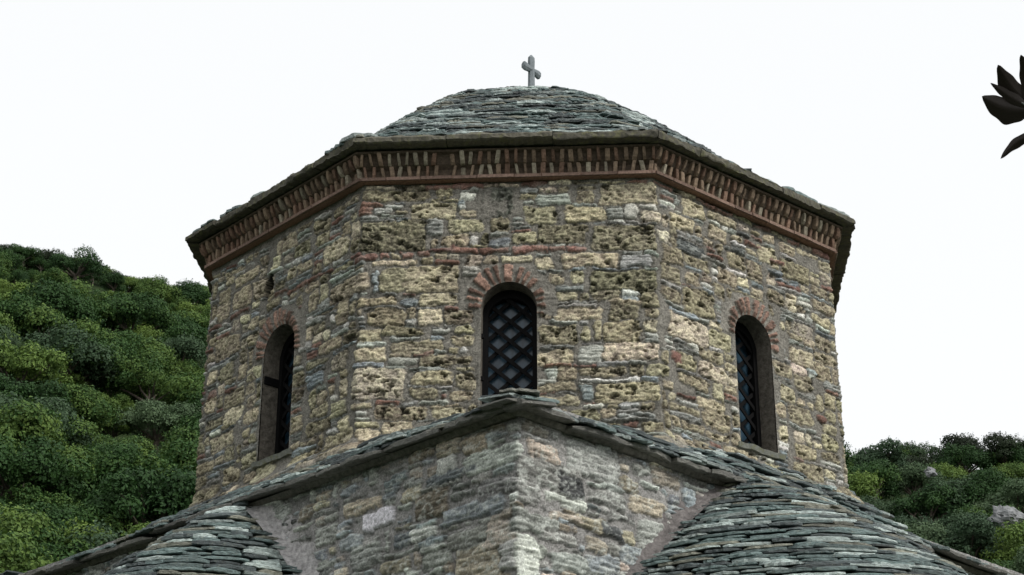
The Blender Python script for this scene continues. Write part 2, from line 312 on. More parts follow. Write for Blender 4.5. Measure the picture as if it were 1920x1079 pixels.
LEFT="1.72 2.05 -0.554 -0.384 Y|1.85 1.98 -0.608 -0.564 W|0.96 1.08 -0.339 -0.209 Y|2.08 2.22 -0.629 -0.595 R|1.46 1.86 -0.634 -0.604 R|1.23 1.53 -0.638 -0.608 R|1.02 1.23 -0.606 -0.576 R|0.35 0.63 -0.601 -0.561 R|0.01 0.21 -0.619 -0.579 R|1.85 2.3 -0.955 -0.785 T|1.54 1.66 -0.907 -0.757 T|1.86 1.93 -1.115 -1.055 W|0.38 0.64 -0.532 -0.362 T|0.13 0.33 -0.561 -0.401 T|1.7 2 -1.365 -1.265 T|1.57 1.81 -1.623 -1.513 B|1.44 1.59 -1.251 -1.171 W|1.91 2.11 -1.571 -1.431 K|0.17 0.53 -0.951 -0.751 T|0.24 0.44 -1.167 -1.027 T|0.04 0.2 -1.405 -1.255 T|1.62 1.87 -1.885 -1.785 T|1.01 1.31 -0.198 -0.078 T|1.36 1.56 -0.517 -0.417 T|1.94 2.09 -1.161 -1.061 T|0.08 0.22 -1.265 -1.215 R|0.36 0.66 -1.597 -1.477 Y|1.61 1.91 -2.024 -1.924 T|1.87 2.22 -2.224 -2.104 T|0.19 0.54 -1.805 -1.675 Y"
RIGHT="0.35 0.6 -0.218 -0.058 T|0.08 0.24 -0.151 -0.111 R|0.08 0.26 -0.196 -0.166 W|0.28 0.6 -0.555 -0.455 N|0.95 1.09 -0.375 -0.295 N|1.02 1.17 -0.19 -0.13 N|0.65 0.87 -0.328 -0.208 T|0.2 0.48 -0.371 -0.241 T|1.26 1.51 -0.347 -0.187 T|1.56 1.91 -0.404 -0.224 T|0.76 0.97 -0.707 -0.547 T|0.37 0.52 -0.83 -0.73 T|0.31 0.67 -1.088 -0.868 P|1.09 1.29 -0.245 -0.215 R|1.39 1.59 -0.301 -0.271 R|0.56 0.86 -0.541 -0.517 W|0.84 1.09 -0.559 -0.535 W|1.49 1.79 -0.528 -0.504 W|1.75 1.93 -0.623 -0.593 W|1.36 1.56 -0.705 -0.585 T|0.13 0.58 -1.351 -1.151 K|0.6 0.85 -1.31 -1.17 T|1.66 1.91 -0.898 -0.798 K|1.38 1.51 -1.16 -1.07 W|0.2 0.42 -1.599 -1.479 T|0.08 0.18 -1.489 -1.459 W|0.14 0.24 -1.556 -1.496 R|0.46 0.77 -1.619 -1.479 K|1.58 1.88 -1.18 -1.04 T|0.22 0.56 -1.749 -1.649 T|1.61 1.86 -1.414 -1.284 P|1.42 1.62 -1.565 -1.435 T|1.9 2.1 -1.259 -1.109 P|0.42 0.72 -1.884 -1.784 T|1.53 1.82 -1.721 -1.581 T|0.2 0.45 -1.889 -1.859 W|0.47 0.77 -2.026 -1.886 T|1.56 1.86 -2.03 -1.91 T"
BASEL="1.21 1.57 -3.206 -3.066 Q|1.37 1.77 -3.041 -2.951 Y|0.65 1 -3.245 -3.045 T|-0.04 0.51 -3.037 -2.887 G|0.11 0.71 -3.343 -3.213 B|0.94 1.14 -3.07 -2.97 T|0.38 0.88 -3.011 -2.951 B|1.95 2.09 -3.31 -3.21 B|0.17 0.59 -3.832 -3.512 Y|0.26 0.66 -3.532 -3.412 G|-0.02 0.28 -3.577 -3.437 K|-0.05 0.35 -3.248 -3.128 S|0.62 0.92 -3.605 -3.505 G|0.98 1.23 -3.383 -3.283 B|1.33 1.68 -3.465 -3.345 S|1.56 1.81 -3.299 -3.199 B|0.76 1.01 -3.382 -3.302 G|1.03 1.33 -3.578 -3.478 Y|-0.05 0.15 -3.767 -3.567 G|1.11 1.36 -2.914 -2.834 B|0.58 0.78 -2.94 -2.84 W"
BASER="0.47 0.99 -2.981 -2.741 G|0 0.6 -3.178 -2.978 S|0.38 0.63 -3.18 -3.03 N|1.12 1.48 -3.125 -2.995 Y|-0.04 0.38 -3.522 -3.362 G|0.1 0.4 -2.98 -2.86 K|0.02 0.22 -3.303 -3.123 S|0.66 1.06 -3.152 -3.052 S|0.26 0.66 -3.247 -3.177 G|0.56 0.88 -3.374 -3.274 T|0.81 1.06 -3.385 -3.285 N|-0 0.2 -3.843 -3.543 G|0.23 0.58 -3.52 -3.45 S|1.03 1.15 -3.388 -3.288 T|0.3 0.8 -3.698 -3.578 G|1.01 1.21 -2.996 -2.896 T|1.36 1.66 -2.872 -2.752 K|0.67 0.97 -3.645 -3.525 B|1.13 1.33 -2.84 -2.76 G|0.3 0.6 -3.355 -3.295 K"

# ------------------------------------------------------------------ the church
GZ = -8.8
church = bpy.data.objects.new('church', None); COL.objects.link(church)
tag(church, 'stone church with an eight-sided drum, slate dome and slate covered apses', 'church')
DEL = -0.0534604
def octv(a, r, z=None):
    t = DEL + math.radians(a); p = (r * math.sin(t), -r * math.cos(t)); return p if z is None else (p[0], p[1], z)
VA = [-112.5, -67.5, -22.5, 22.5, 67.5, 112.5, 157.5, 202.5]
DRUM = [octv(a, 3.0) for a in VA]
DRUM[1] = (-2.81387, -1.04026); DRUM[2] = (-1.31772, -2.69511); DRUM[3] = (1.03509, -2.81578); DRUM[4] = (2.68308, -1.34205)
cumd = [0]
for i in range(8): cumd.append(cumd[-1] + math.dist(DRUM[i], DRUM[(i + 1) % 8]))
ZS, HW, ZB = -1.125, .222, -2.09
face_open = []
for i in range(8):
    mid = (cumd[i] + cumd[i + 1]) / 2; off = {1: .022, 2: .012, 3: .020}.get(i, 0)
    face_open.append((mid + off, ZS, HW, ZB if i != 2 else -2.12, {1: 15, 2: 13, 3: 14}.get(i, 14)))
placed = parse(LEFT, cumd[1]) + parse(FRONT, cumd[2]) + parse(RIGHT, cumd[3])
def clip_open(st, ops):
    r = []
    for (a, b, z0, z1, t) in st:
        ok = True
        for (oc, zs, hw, zb, nb) in ops:
            if b > oc - hw + .01 and a < oc + hw - .01 and z1 > zb - .01 and z0 < zs + hw + .15:
                if b < oc: b = min(b, oc - hw - .012)
                elif a > oc: a = max(a, oc + hw + .012)
                else: ok = False
        if ok and b - a > .04: r.append((a, b, z0, z1, t))
    return r
placed = clip_open(placed, face_open)
blocked = []
for (oc, zs, hw, zb, nb) in face_open:
    blocked.append((oc - hw - .005, oc + hw + .005, zb - .03, zs)); blocked.append((oc - hw - .14, oc + hw + .14, zs - .03, zs + .14)); blocked.append((oc - hw, oc + hw, zs, zs + hw + .15)); blocked.append((oc - hw-.09, oc + hw+.09, zs, zs + hw + .06))
# thin tile course just under the cornice
R_ = random.Random(3)
for i in range(8):
    x = cumd[i] + .02
    while x < cumd[i + 1] - .05:
        l = R_.uniform(.12, .26); placed.append((x, min(x + l, cumd[i + 1] - .01), -.042, -.012, R_.choice('RRRKT'))) if i != 1 else None; x += l + .015
stones = placed + clip_open(fill_stones(cumd[8], -2.5, -.045, placed, blocked, 'drum', 11), face_open)
def cols_for(cum, fine_faces, med_faces, f=.008, m=.02, c=.06):
    s = []
    for i in range(len(cum) - 1):
        st = f if i in fine_faces else m if i in med_faces else c; k = max(2, int(round((cum[i + 1] - cum[i]) / st)))
        s += list(np.linspace(cum[i], cum[i + 1], k, endpoint=False))
    return np.array(s + [cum[-1]])
zf = np.arange(-2.5, .05, .008)
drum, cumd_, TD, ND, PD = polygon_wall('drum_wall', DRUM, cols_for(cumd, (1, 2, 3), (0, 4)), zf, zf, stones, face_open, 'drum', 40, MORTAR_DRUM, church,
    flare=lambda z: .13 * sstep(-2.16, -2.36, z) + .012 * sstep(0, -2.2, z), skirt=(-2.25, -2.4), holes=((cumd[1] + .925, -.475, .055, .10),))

# windows
def arch_pts(hw, zs, zb, n=20):
    p = [(-hw, zb)] + [(hw * math.cos(PI - PI * k / n), zs + hw * math.sin(PI * k / n)) for k in range(n + 1)] + [(hw, zb)]
    return p
FIN = .15
def make_window(cx, cy, T, Nn, name='window', zb=ZB, jamb_marks=None):
    T3 = np.array((T[0], T[1], 0)); N3 = np.array((Nn[0], Nn[1], 0)); C0 = np.array((cx, cy, 0.)); Z3 = np.array((0, 0, 1.))
    W3 = lambda x, z, d: C0 + T3 * x + Z3 * z - N3 * d
    # frame: arched ring
    mb = MB(); o = arch_pts(HW + .01, ZS, zb - .02); i = arch_pts(HW - .045, ZS - .03, zb - .02); n = len(o)
    v = [W3(x, z, FIN) for x, z in o] + [W3(x, z, FIN) for x, z in i] + [W3(x, z, FIN + .06) for x, z in o] + [W3(x, z, FIN + .06) for x, z in i]
    fs = []
    for k in range(n - 1): fs += [[k, k + 1, n + k + 1, n + k], [n + k, n + k + 1, 3 * n + k + 1, 3 * n + k]]
    mb.add(v, fs); win = mb.build(name, church, M_IRON)
    tag(win)
    # reveal (jambs and soffit in lime mortar)
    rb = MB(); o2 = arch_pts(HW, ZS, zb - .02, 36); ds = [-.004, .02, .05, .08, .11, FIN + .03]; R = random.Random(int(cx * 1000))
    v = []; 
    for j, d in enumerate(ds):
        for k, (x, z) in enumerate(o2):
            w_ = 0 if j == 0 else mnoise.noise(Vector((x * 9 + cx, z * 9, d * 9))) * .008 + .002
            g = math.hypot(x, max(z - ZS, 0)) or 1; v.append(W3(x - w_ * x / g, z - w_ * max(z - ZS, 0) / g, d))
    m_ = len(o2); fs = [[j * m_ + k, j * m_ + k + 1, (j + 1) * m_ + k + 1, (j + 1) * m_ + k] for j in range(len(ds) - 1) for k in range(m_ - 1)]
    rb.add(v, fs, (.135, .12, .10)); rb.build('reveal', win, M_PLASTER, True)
    # sill
    sb = MB(); R.seed(int(cy * 77)); v = []; nn = 9
    for d in (-.055, FIN + .03):
        for k in range(nn):
            x = -HW - .05 + (2 * HW + .10) * k / (nn - 1); jz = R.uniform(-.006, .006); jd = R.uniform(-.012, .012) if d < 0 else 0
            v += [W3(x, zb + .012 + jz, d + jd), W3(x, zb - .028 + jz, d + jd + (.012 if d < 0 else 0))]
    fs = []
    for k in range(nn - 1):
        a = 2 * k; b = a + 2 * nn; fs += [[a, a + 1, a + 3, a + 2], [a, a + 2, b + 2, b], [a + 1, b + 1, b + 3, a + 3]]
    fs += [[0, 2 * nn, 2 * nn + 1, 1], [2 * nn - 2, 2 * nn - 1, 4 * nn - 1, 4 * nn - 2]]
    sb.add(v, fs, (.20, .205, .18)); sb.build('sill', win, M_SLAB)
    # glass
    gb = MB(); g = arch_pts(HW - .03, ZS - .01, zb - .02); gb.add([W3(x, z, FIN + .075) for x, z in g], [list(range(len(g)))]); gb.build('glass_pane', win, M_GLASS)
    # grille of flat diagonal bars
    qb = MB(); sl = .87; hwi = HW - .03
    for sg_ in (-1, 1):
        c = zb - .6
        while c < ZS + .6:
            pts = []
            for q in np.linspace(-hwi, hwi, 60):
                z = c + sg_ * q * sl
                top = ZS - .01 + math.sqrt(max(hwi ** 2 - q * q, 0))
                if zb - .01 < z < top: pts.append(q)
            if len(pts) > 2:
                a, b = pts[0], pts[-1]; p0 = W3(a, c + sg_ * a * sl, 0); p1 = W3(b, c + sg_ * b * sl, 0); dd = (p1 - p0); l = np.linalg.norm(dd); dd /= l; up = np.cross(N3, dd)
                box_axes(qb, (p0 + p1) / 2 - N3 * (FIN + .022 + (.011 if sg_ > 0 else 0)), dd, up, N3, l / 2, .0155, .006)
            c += .172
    qb.build('grille', win, M_IRON)
    if jamb_marks:  # dark blocks added in place of black holes and a smudge on the jamb
        for zz, hh, dp in jamb_marks:
            pb = MB(); p = W3(-HW + (.003 if dp > .1 else .006), zz, dp / 2 + .004); box_axes(pb, p, T3, N3, Z3, .009 if dp > .1 else .016, dp / 2, hh / 2); pb.build('jamb_dark_block', win, M_IRON)
    return win
for i in (0, 1, 2, 3, 4, 5, 6, 7):
    oc = face_open[i][0] - cumd[i]; c = PD[i] + TD[i] * oc
    w_ = make_window(c[0], c[1], TD[i], ND[i], zb=face_open[i][3], jamb_marks={1: [(-1.33, .07, .15)], 2: [(-1.36, .035, .03), (-1.72, .035, .03)]}.get(i))
    if i == 1: w_['label'] = 'arched window on the left face with its left jamb in view'
    if i == 2: w_['label'] = 'arched window in the middle of the front face, its foot behind the roof ridge'
    if i == 3: w_['label'] = 'arched window on the right face with a slate sill and bluish panes'

# cornice: brick band, two tiers of upright bricks on a hollow moulding, another band
def octring(r_add, z, closed=True):
    """drum polygon pushed out by r_add"""
    out = []
    for i in range(8):
        n0, n1 = ND[(i - 1) % 8], ND[i]; b = n0 + n1; b = b / (b @ b) * 2; out.append(np.array([*(PD[i] + b * r_add), z]))
    return out
cor = MB()
PROF = [(-.02, -.002), (.062, 0.0), (.066, .030), (.045, .032), (.030, .05), (.034, .105), (.055, .125), (.07, .14), (.08, .17), (.088, .195), (.10, .212), (.135, .222), (.14, .238), (.02, .24)]
for k in range(len(PROF) - 1):
    a = octring(*PROF[k]); b = octring(*PROF[k + 1])
    for i in range(8):
        j = (i + 1) % 8; L_ = np.linalg.norm(a[j] - a[i]); nseg = 40; V_ = []; 
        for t in np.linspace(0, 1, nseg + 1):
            jit = mnoise.noise(Vector((i * 9 + t * 11, k * 3.3, 0))) * .003 if 0 < k < 12 else 0
            pa = a[i] * (1 - t) + a[j] * t; pb = b[i] * (1 - t) + b[j] * t
            V_ += [pa + np.array([0, 0, mnoise.noise(Vector((i * 9 + t * 11, (k) * 3.3, 0))) * .004 if 0 < t < 1 else 0]), pb + np.array([0, 0, mnoise.noise(Vector((i * 9 + t * 11, (k + 1) * 3.3, 0))) * .004 if 0 < t < 1 else 0])]
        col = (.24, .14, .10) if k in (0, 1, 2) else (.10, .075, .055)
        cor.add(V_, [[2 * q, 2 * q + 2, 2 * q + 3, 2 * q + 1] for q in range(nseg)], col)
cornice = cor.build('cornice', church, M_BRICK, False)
rb = MB(); RR = random.Random(9)
P1 = [(.056, .034), (.066, .058), (.070, .085), (.074, .108), (.076, .126)]                 # lower tier
P2 = [(.088, .130), (.110, .150), (.122, .175), (.130, .200), (.133, .232)]                 # upper tier
for i in range(8):
    L_ = cumd[i + 1] - cumd[i]; n = int(L_ / .073)
    for k in range(n + 1):
        if i in (2,) and k == 9: continue
        s = (k + .5) / (n + 1) * L_; 
        for prof, tier in ((P1, 0), (P2, 1)):
            spread = 1.0 + 2 * .414 * (prof[2][0]) / L_
            sc = L_ / 2 + (s - L_ / 2) * spread + RR.uniform(-.005, .005); hw_ = .0165 * RR.uniform(.65, 1.25)
            g = RR.random(); c = (.26, .19, .135) if g < .5 else (.22, .14, .10) if g < .8 else (.33, .29, .22)
            c = np.array(c) * RR.uniform(.65, 1.15); jo = RR.uniform(-.010, .007); lean = RR.uniform(-.010, .010)
            if RR.random() < .05: jo -= .025
            V_ = []
            for q, (o, z) in enumerate(prof):
                base = PD[i] + TD[i] * (sc + lean * (q - 2) / 2)
                for dx, do in ((-hw_, -.05), (-hw_, -.004), (-hw_ * .7, 0), (hw_ * .7, 0), (hw_, -.004), (hw_, -.05)):
                    p = base + TD[i] * dx + ND[i] * (o + jo + do); V_.append((p[0], p[1], z))
            fs = [[q * 6 + r, q * 6 + r + 1, (q + 1) * 6 + r + 1, (q + 1) * 6 + r] for q in range(4) for r in range(5)] + [[5, 4, 3, 2, 1, 0], [24, 25, 26, 27, 28, 29]]
            rb.add(V_, fs, c)
rb.build('brick_ribs', cornice, M_BRICK)
# course of long bricks as real pieces in front of the band
lb = MB()
for i in range(8):
    L_ = cumd[i + 1] - cumd[i]; ex = .414 * .07; x = -ex
    while x < L_ + ex - .02:
        l = min(RR.uniform(.2, .34), L_ + ex - x); p = PD[i] + TD[i] * (x + l / 2) + ND[i] * (.068 + RR.uniform(-.003, .003))
        box_axes(lb, (p[0], p[1], .016 + RR.uniform(-.002, .002)), (*TD[i], 0), (*ND[i], 0), (0, 0, 1), l / 2 - .004, .012, .0135, np.array((.215, .145, .115)) * RR.uniform(.55, 1.25)); x += l
lb.build('brick_band', cornice, M_BRICK)

# eave slabs round the drum
RE = 3.2563
EV = [np.array(octv(a, RE)) for a in VA]
def slab(mb, c, t, o, z3, w, d, th, col, R, nfr=5, rag=.02, droop=0.0):
    """an irregular stone slab: c = middle of its outer edge, t along, o outward, z3 up"""
    c = np.array(c, float); t = np.array(t, float); o = np.array(o, float); z3 = np.array(z3, float)
    pts = []; e0, e1 = R.uniform(.1, .5), R.uniform(.1, .5); cv = R.uniform(0, .03) * (rag > .011)
    nfr = nfr + 3
    for k in range(nfr + 1):
        f = k / nfr; x = (f - .5) * w; e = R.uniform(-rag, rag * .3) - cv * (2 * f - 1) ** 2
        if k == 0: e -= e0 * min(w * .25, .05)
        if k == nfr: e -= e1 * min(w * .25, .05)
        pts.append((x + (R.uniform(-.25, .25) * w / nfr if 0 < k < nfr else 0), e))
    pts = pts + [(w * .47, -d), (-w * .47, -d)]
    lay = []; tl, tr = R.uniform(.35, 1), R.uniform(.35, 1); wav = R.uniform(-.12, .12) * th
    for zz, ins in ((-.5, .14), (-.38, 0.0), (.38, .05), (.5, .22)):
        row = []
        for k, (x, e) in enumerate(pts):
            f = x / w + .5; tap = (tl if f < .5 else tr) * abs(2 * f - 1) ** 3 + 1 - abs(2 * f - 1) ** 3
            x2 = x * (1 - ins * th / w); e2 = e - ins * th if k <= nfr else e
            row.append(c + t * x2 + o * e2 + z3 * (zz * th * tap - .25 * th * (1 - tap) + wav * math.sin(f * 7 + w * 50) + (R.uniform(-.1, .1) * th if k <= nfr else 0)))
        lay.append(row)
    m = len(pts); V_ = [p for r in lay for p in r]
    fs = [[r * m + k, r * m + (k + 1) % m, (r + 1) * m + (k + 1) % m, (r + 1) * m + k] for r in range(3) for k in range(m)]
    fs += [list(range(m))[::-1], list(range(3 * m, 4 * m))]
    mb.add(V_, fs, col)
def slcol(R, k=1.0):
    g = R.random(); c = (.12, .165, .16) if g < .38 else (.38, .44, .42) if g < .6 else (.07, .088, .09) if g < .87 else (.20, .20, .16)
    return np.array(c) * R.uniform(.55, 1.4) * k
ev = MB(); R = random.Random(21)
for i in range(8):
    A, B = EV[i], EV[(i + 1) % 8]; L_ = np.linalg.norm(B - A); T_ = (B - A) / L_; N_ = np.array([T_[1], -T_[0]]); n = 5 if i != 2 else 3; cuts = [0] + sorted((k + R.uniform(-.12, .12)) / n for k in range(1, n)) + [1]
    for k in range(n):
        x0, x1 = cuts[k] * L_ + .003, cuts[k + 1] * L_ - .003; dz = R.uniform(-.006, .008); jo = R.uniform(-.02, .014); m = 26; V_ = []
        for q in range(m):
            f = x0 + (x1 - x0) * q / (m - 1)
            # mitre at the corners: inner edge shorter
            def ip(ins): 
                g = f
                if k == 0 and q == 0: g = f + ins * .414
                if k == n - 1 and q == m - 1: g = f - ins * .414
                return A + T_ * g - N_ * ins
            w1 = .012 * mnoise.noise(Vector((f * 14, i * 3.1, 1))) + R.uniform(-.003, .003); w2 = .018 * mnoise.noise(Vector((f * 9, i * 5.3, 7))) + R.uniform(-.004, .004)
            for ins, z in ((.40, .256), (.012 + w2, .256 + w1), (-jo + w2, .266 + w1), (-jo + w1, .300), (.014, .318 + w2), (.40, .318)):
                p = ip(ins); V_.append((p[0], p[1], z + dz))
        fs = [[q * 6 + r, (q + 1) * 6 + r, (q + 1) * 6 + r + 1, q * 6 + r + 1] for q in range(m - 1) for r in range(5)] + [[0, 1, 2, 3, 4, 5], [(m - 1) * 6 + r for r in (5, 4, 3, 2, 1, 0)]]
        fs = [f_[::-1] for f_ in fs]
        ev.add(V_, fs, np.array((.115, .108, .085)) * R.uniform(.7, 1.2))
ev.build('eave', church, M_SLAB)

# dome
H_D, A_D, B_D, RD, Z0D = 1.85, 2.0, 1.4, 3.2, .325
def dome_rz(u): return RD * u, Z0D + H_D * (1 - u ** A_D) ** B_D
def dome_pt(th, u, dr=0):
    ph = (th - DEL + PI / 8) % (PI / 4) - PI / 8; octr = math.cos(PI / 8) / math.cos(ph)
    r = RD * u * ((1 - u) * .97 + u * octr) + dr; return np.array([r * math.sin(th), -r * math.cos(th), dome_rz(u)[1]])
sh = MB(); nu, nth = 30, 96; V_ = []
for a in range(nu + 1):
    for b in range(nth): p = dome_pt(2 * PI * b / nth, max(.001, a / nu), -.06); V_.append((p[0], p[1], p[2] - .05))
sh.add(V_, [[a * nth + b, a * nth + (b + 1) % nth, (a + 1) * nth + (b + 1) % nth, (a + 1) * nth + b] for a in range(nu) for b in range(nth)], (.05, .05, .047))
R = random.Random(33); u = 1.0; dm = MB()
row = 0
while u > .02:
    p0 = dome_pt(0, u); per = 2 * PI * max(RD * u, .05); th = R.random()
    end = th + 2 * PI; z_slope = abs(dome_rz(u)[1] - dome_rz(max(u - .01, 0.0))[1]) / (.01 * RD)
    while th < end - .02 / max(u, .05):
        wd = R.uniform(.10, .40) * (1 if u > .15 else .6); ang = wd / max(RD * u, .12); tm = th + ang / 2
        P = dome_pt(tm, u, R.uniform(-.026, .026)); Pa = dome_pt(tm - .02, u); Pb = dome_pt(tm + .02, u); T_ = Pb - Pa; T_[2] = 0; T_ /= np.linalg.norm(T_); O_ = np.array([T_[1], -T_[0], 0])
        ti = .10 + R.uniform(-.05, .06); O2 = O_ * math.cos(ti) + np.array([0, 0, -math.sin(ti)]); Z_ = O_ * math.sin(ti) + np.array([0, 0, math.cos(ti)])
        rl = R.uniform(-.03, .03); T2 = T_ * math.cos(rl) + Z_ * math.sin(rl)
        slab(dm, P + np.array([0, 0, .012 + R.uniform(-.005, .005)]), T2, O2, Z_, wd * 1.0, .22, R.uniform(.010, .023), slcol(R), R, 6, .018); th += ang
    du = .045 / math.hypot(RD, RD * z_slope) ; du = min(.027 / (RD * max(z_slope, .25)), .055 / RD); u -= du; row += 1
# loose broader slabs along the eave edge
for i in range(8):
    A, B = EV[i], EV[(i + 1) % 8]; L_ = np.linalg.norm(B - A); T_ = (B - A) / L_; N_ = np.array([T_[1], -T_[0]]); x = R.uniform(0, .2)
    while x < L_:
        wd = R.uniform(.22, .5); p = A + T_ * min(x + wd / 2, L_ - .1) - N_ * R.uniform(-.005, .05)
        if i not in (2,) or R.random() < .5:
            slab(dm, (p[0], p[1], .335 + R.uniform(0, .012)), (*T_, R.uniform(-.06, .06)), (*N_, 0), (0, 0, 1), wd, .3, R.uniform(.02, .04), slcol(R) * .9, R, 6, .02)
        x += wd + R.uniform(-.03, .12)
p = octv(-22.5, RE - .03); slab(dm, (p[0], p[1], .355), (math.cos(math.radians(-22.5)), math.sin(math.radians(-22.5)), 0), (math.sin(math.radians(-22.5)), -math.cos(math.radians(-22.5)), 0), (0, 0, 1), .34, .25, .05, slcol(R), R, 7, .03)
dome = dm.build('dome_roof', church, M_SLATE)
sh.build('roof_bed', dome, M_PLASTER)

# cross on the dome (faceted arms, turned away from the camera)
cr = MB(); cx, cy, cz = .065, 0.0, 2.36
tw = math.radians(54); cT = np.array([math.cos(tw), math.sin(tw), 0]); cN = np.array([math.sin(tw), -math.cos(tw), 0]); Z3 = np.array([0, 0, 1.])
def prism(mb, c0, ax, a2, a3, secs, col):
    """octagonal-ish bar: secs = [(pos along ax, half a2, half a3)]"""
    V_ = []
    for (q, h2, h3) in secs:
        for k in range(8):
            an = PI / 8 + k * PI / 4; V_.append(np.array(c0) + ax * q + a2 * h2 * math.cos(an) * 1.08 + a3 * h3 * math.sin(an) * 1.08)
    n = len(secs); fs = [[r * 8 + k, r * 8 + (k + 1) % 8, (r + 1) * 8 + (k + 1) % 8, (r + 1) * 8 + k] for r in range(n - 1) for k in range(8)] + [list(range(8))[::-1], list(range((n - 1) * 8, n * 8))]
    mb.add(V_, fs, col)
CW = (.21, .235, .25)
prism(cr, (cx, cy, 2.10), Z3, cT, cN, [(0, .042, .034), (.45, .038, .032), (.59, .034, .030), (.70, .040, .032), (.74, .038, .030), (.775, .010, .008)], CW)
prism(cr, (cx, cy, 2.70), cT, Z3, cN, [(-.137, .020, .018), (-.128, .044, .030), (-.10, .044, .030), (-.05, .034, .029), (.05, .034, .029), (.10, .044, .030), (.128, .044, .030), (.137, .020, .018)], CW)
cross = cr.build('cross', church, M_CROSS, False)
cross['label'] = 'small weathered grey stone cross at the top of the dome'

# ------------------------------------------------------------------ square base under the drum
CX = -.055; C0 = np.array([CX, -4.576]); SQ = [np.array([CX - 4.576, 0.]), C0, np.array([CX + 4.576, 0.]), np.array([CX, 4.576])]
cumb = [0]
for i in range(4): cumb.append(cumb[-1] + math.dist(SQ[i], SQ[(i + 1) % 4]))
LB = cumb[1]
bl = [(LB - b, LB - a, z0, z1, t) for (a, b, z0, z1, t) in parse(BASEL, 0)]
br = parse(BASER, LB)
pl = bl + br
st2 = pl + fill_stones(cumb[4], -4.6, -2.7, pl, [], 'base', 17)
zfb = np.arange(-4.6, -2.55, .01)
colb = []
for i, st in enumerate((.011, .011, .06, .06)):
    colb += list(np.linspace(cumb[i], cumb[i + 1], int((cumb[i + 1] - cumb[i]) / st), endpoint=False))
polygon_wall('base_wall', [tuple(p) for p in SQ], np.array(colb + [cumb[4]]), zfb, zfb, st2, [], 'base', 70, MORTAR_BASE, church)
lowst = fill_stones(cumb[4], -8.9, -4.6, [], [], 'base', 19); zfl = np.arange(-8.9, -4.59, .02)
cl = []
for i in range(4): cl += list(np.linspace(cumb[i], cumb[i + 1], int((cumb[i + 1] - cumb[i]) / (.03 if i < 2 else .12)), endpoint=False))
polygon_wall('base_wall', [tuple(p) for p in SQ], np.array(cl + [cumb[4]]), zfl, zfl, lowst, [], 'base', 90, MORTAR_BASE, church)

# roof of the base: bed, eave slab and rows of slates
ZE = -2.70
def sqp(a, z): return [np.array([CX - a * 1.41421, 0, z]), np.array([CX, -a * 1.41421, z]), np.array([CX + a * 1.41421, 0, z]), np.array([CX, a * 1.41421, z])]
AE = 4.83 / 1.41421
bed = MB()
prs = [(3.16, ZE - .03), (AE - .15, ZE - .025), (AE - .12, ZE + .005), (3.0, ZE + .17), (2.75, ZE + .30), (2.2, ZE + .34)]
for k in range(len(prs) - 1):
    a, b = sqp(*prs[k]), sqp(*prs[k + 1])
    for i in range(4):
        j = (i + 1) % 4; V_ = []
        for t in np.linspace(0, 1, 31): V_ += [a[i] * (1 - t) + a[j] * t, b[i] * (1 - t) + b[j] * t]
        bed.add(V_, [[2 * q, 2 * q + 2, 2 * q + 3, 2 * q + 1] for q in range(30)], (.19, .175, .155))
R = random.Random(77); br_ = MB()
ROWS = [(0.0, 0.0, .040, .06), (.01, .03, .024, .05), (.03, .050, .022, .05), (.06, .056, .02, .04), (.09, .078, .02, .04), (.13, .10, .022, .05), (.18, .125, .022, .05), (.24, .155, .022, .05), (.30, .185, .022, .05), (.36, .215, .022, .05), (.43, .25, .022, .05), (.50, .28, .022, .05), (.57, .31, .022, .05), (.65, .34, .022, .04)]
for i in (0, 1, 2, 3):
    for ri, (ins, up, thk, rg) in enumerate(ROWS):
        A = sqp(AE - ins, ZE + up)[i]; B = sqp(AE - ins, ZE + up)[(i + 1) % 4]; L_ = np.linalg.norm(B - A); T_ = (B - A) / L_; N_ = np.array([T_[1], -T_[0], 0]); x = R.uniform(-.05, 0)
        while x < L_ - .04:
            wd = R.uniform(.28, .7) if ri == 0 else R.uniform(.14, .45); wd = min(wd, L_ + .03 - x); xm = x + wd / 2
            dc = (L_ - xm) if i in (0,) else xm if i == 1 else 9
            if i > 1 and ri > 2: break
            if ri > 5 and ((i == 1 and xm > 4.4) or (i == 0 and L_ - xm > 4.4)): x += wd; continue
            upf = 1.27 + (.5 * float(sstep(1.6, 2.8, xm)) if i == 1 else 0) - (.95 if i == 1 else .55) * float(sstep(4.0, 5.2, xm if i == 1 else L_ - xm if i == 0 else 0))
            lift = up * (upf - 1) + .01 * math.exp(-(dc / .35) ** 2) - .5 * up * math.exp(-(dc / .8) ** 2) + .02 * mnoise.noise(Vector((xm * 1.3, i * 7.0, 0)))
            P = A + T_ * xm + N_ * R.uniform(-rg, rg * .4) + np.array([0, 0, lift + R.uniform(-.006, .008) * (2.2 if ri == 0 else 1)]); ti = .16 + R.uniform(-.09, .08)
            O2 = N_ * math.cos(ti) + np.array([0, 0, -math.sin(ti)]); Z_ = N_ * math.sin(ti) + np.array([0, 0, math.cos(ti)]); rl = R.uniform(-.035, .035); T2 = T_ * math.cos(rl) + Z_ * math.sin(rl)
            cc = slcol(R); cc = np.array((.16, .155, .135)) * R.uniform(.6, 1.2) if ri == 0 else cc
            slab(br_, P, T2, O2, Z_, wd * 1.0, .34 if ri < 3 else .2, thk * R.uniform(.7, 1.3), cc, R, 6, .022); x += wd
# ridge cap at the front corner
a = -PI / 2
slab(br_, (CX + .015, -4.80, ZE + .088), (1, 0, -.03), (0, -1, -.02), (0, 0, 1), .27, .4, .022, np.array((.2, .2, .17)), R, 7, .03)
base_roof = br_.build('base_roof', church, M_SLATE)
bed.build('roof_bed', base_roof, M_PLASTER)

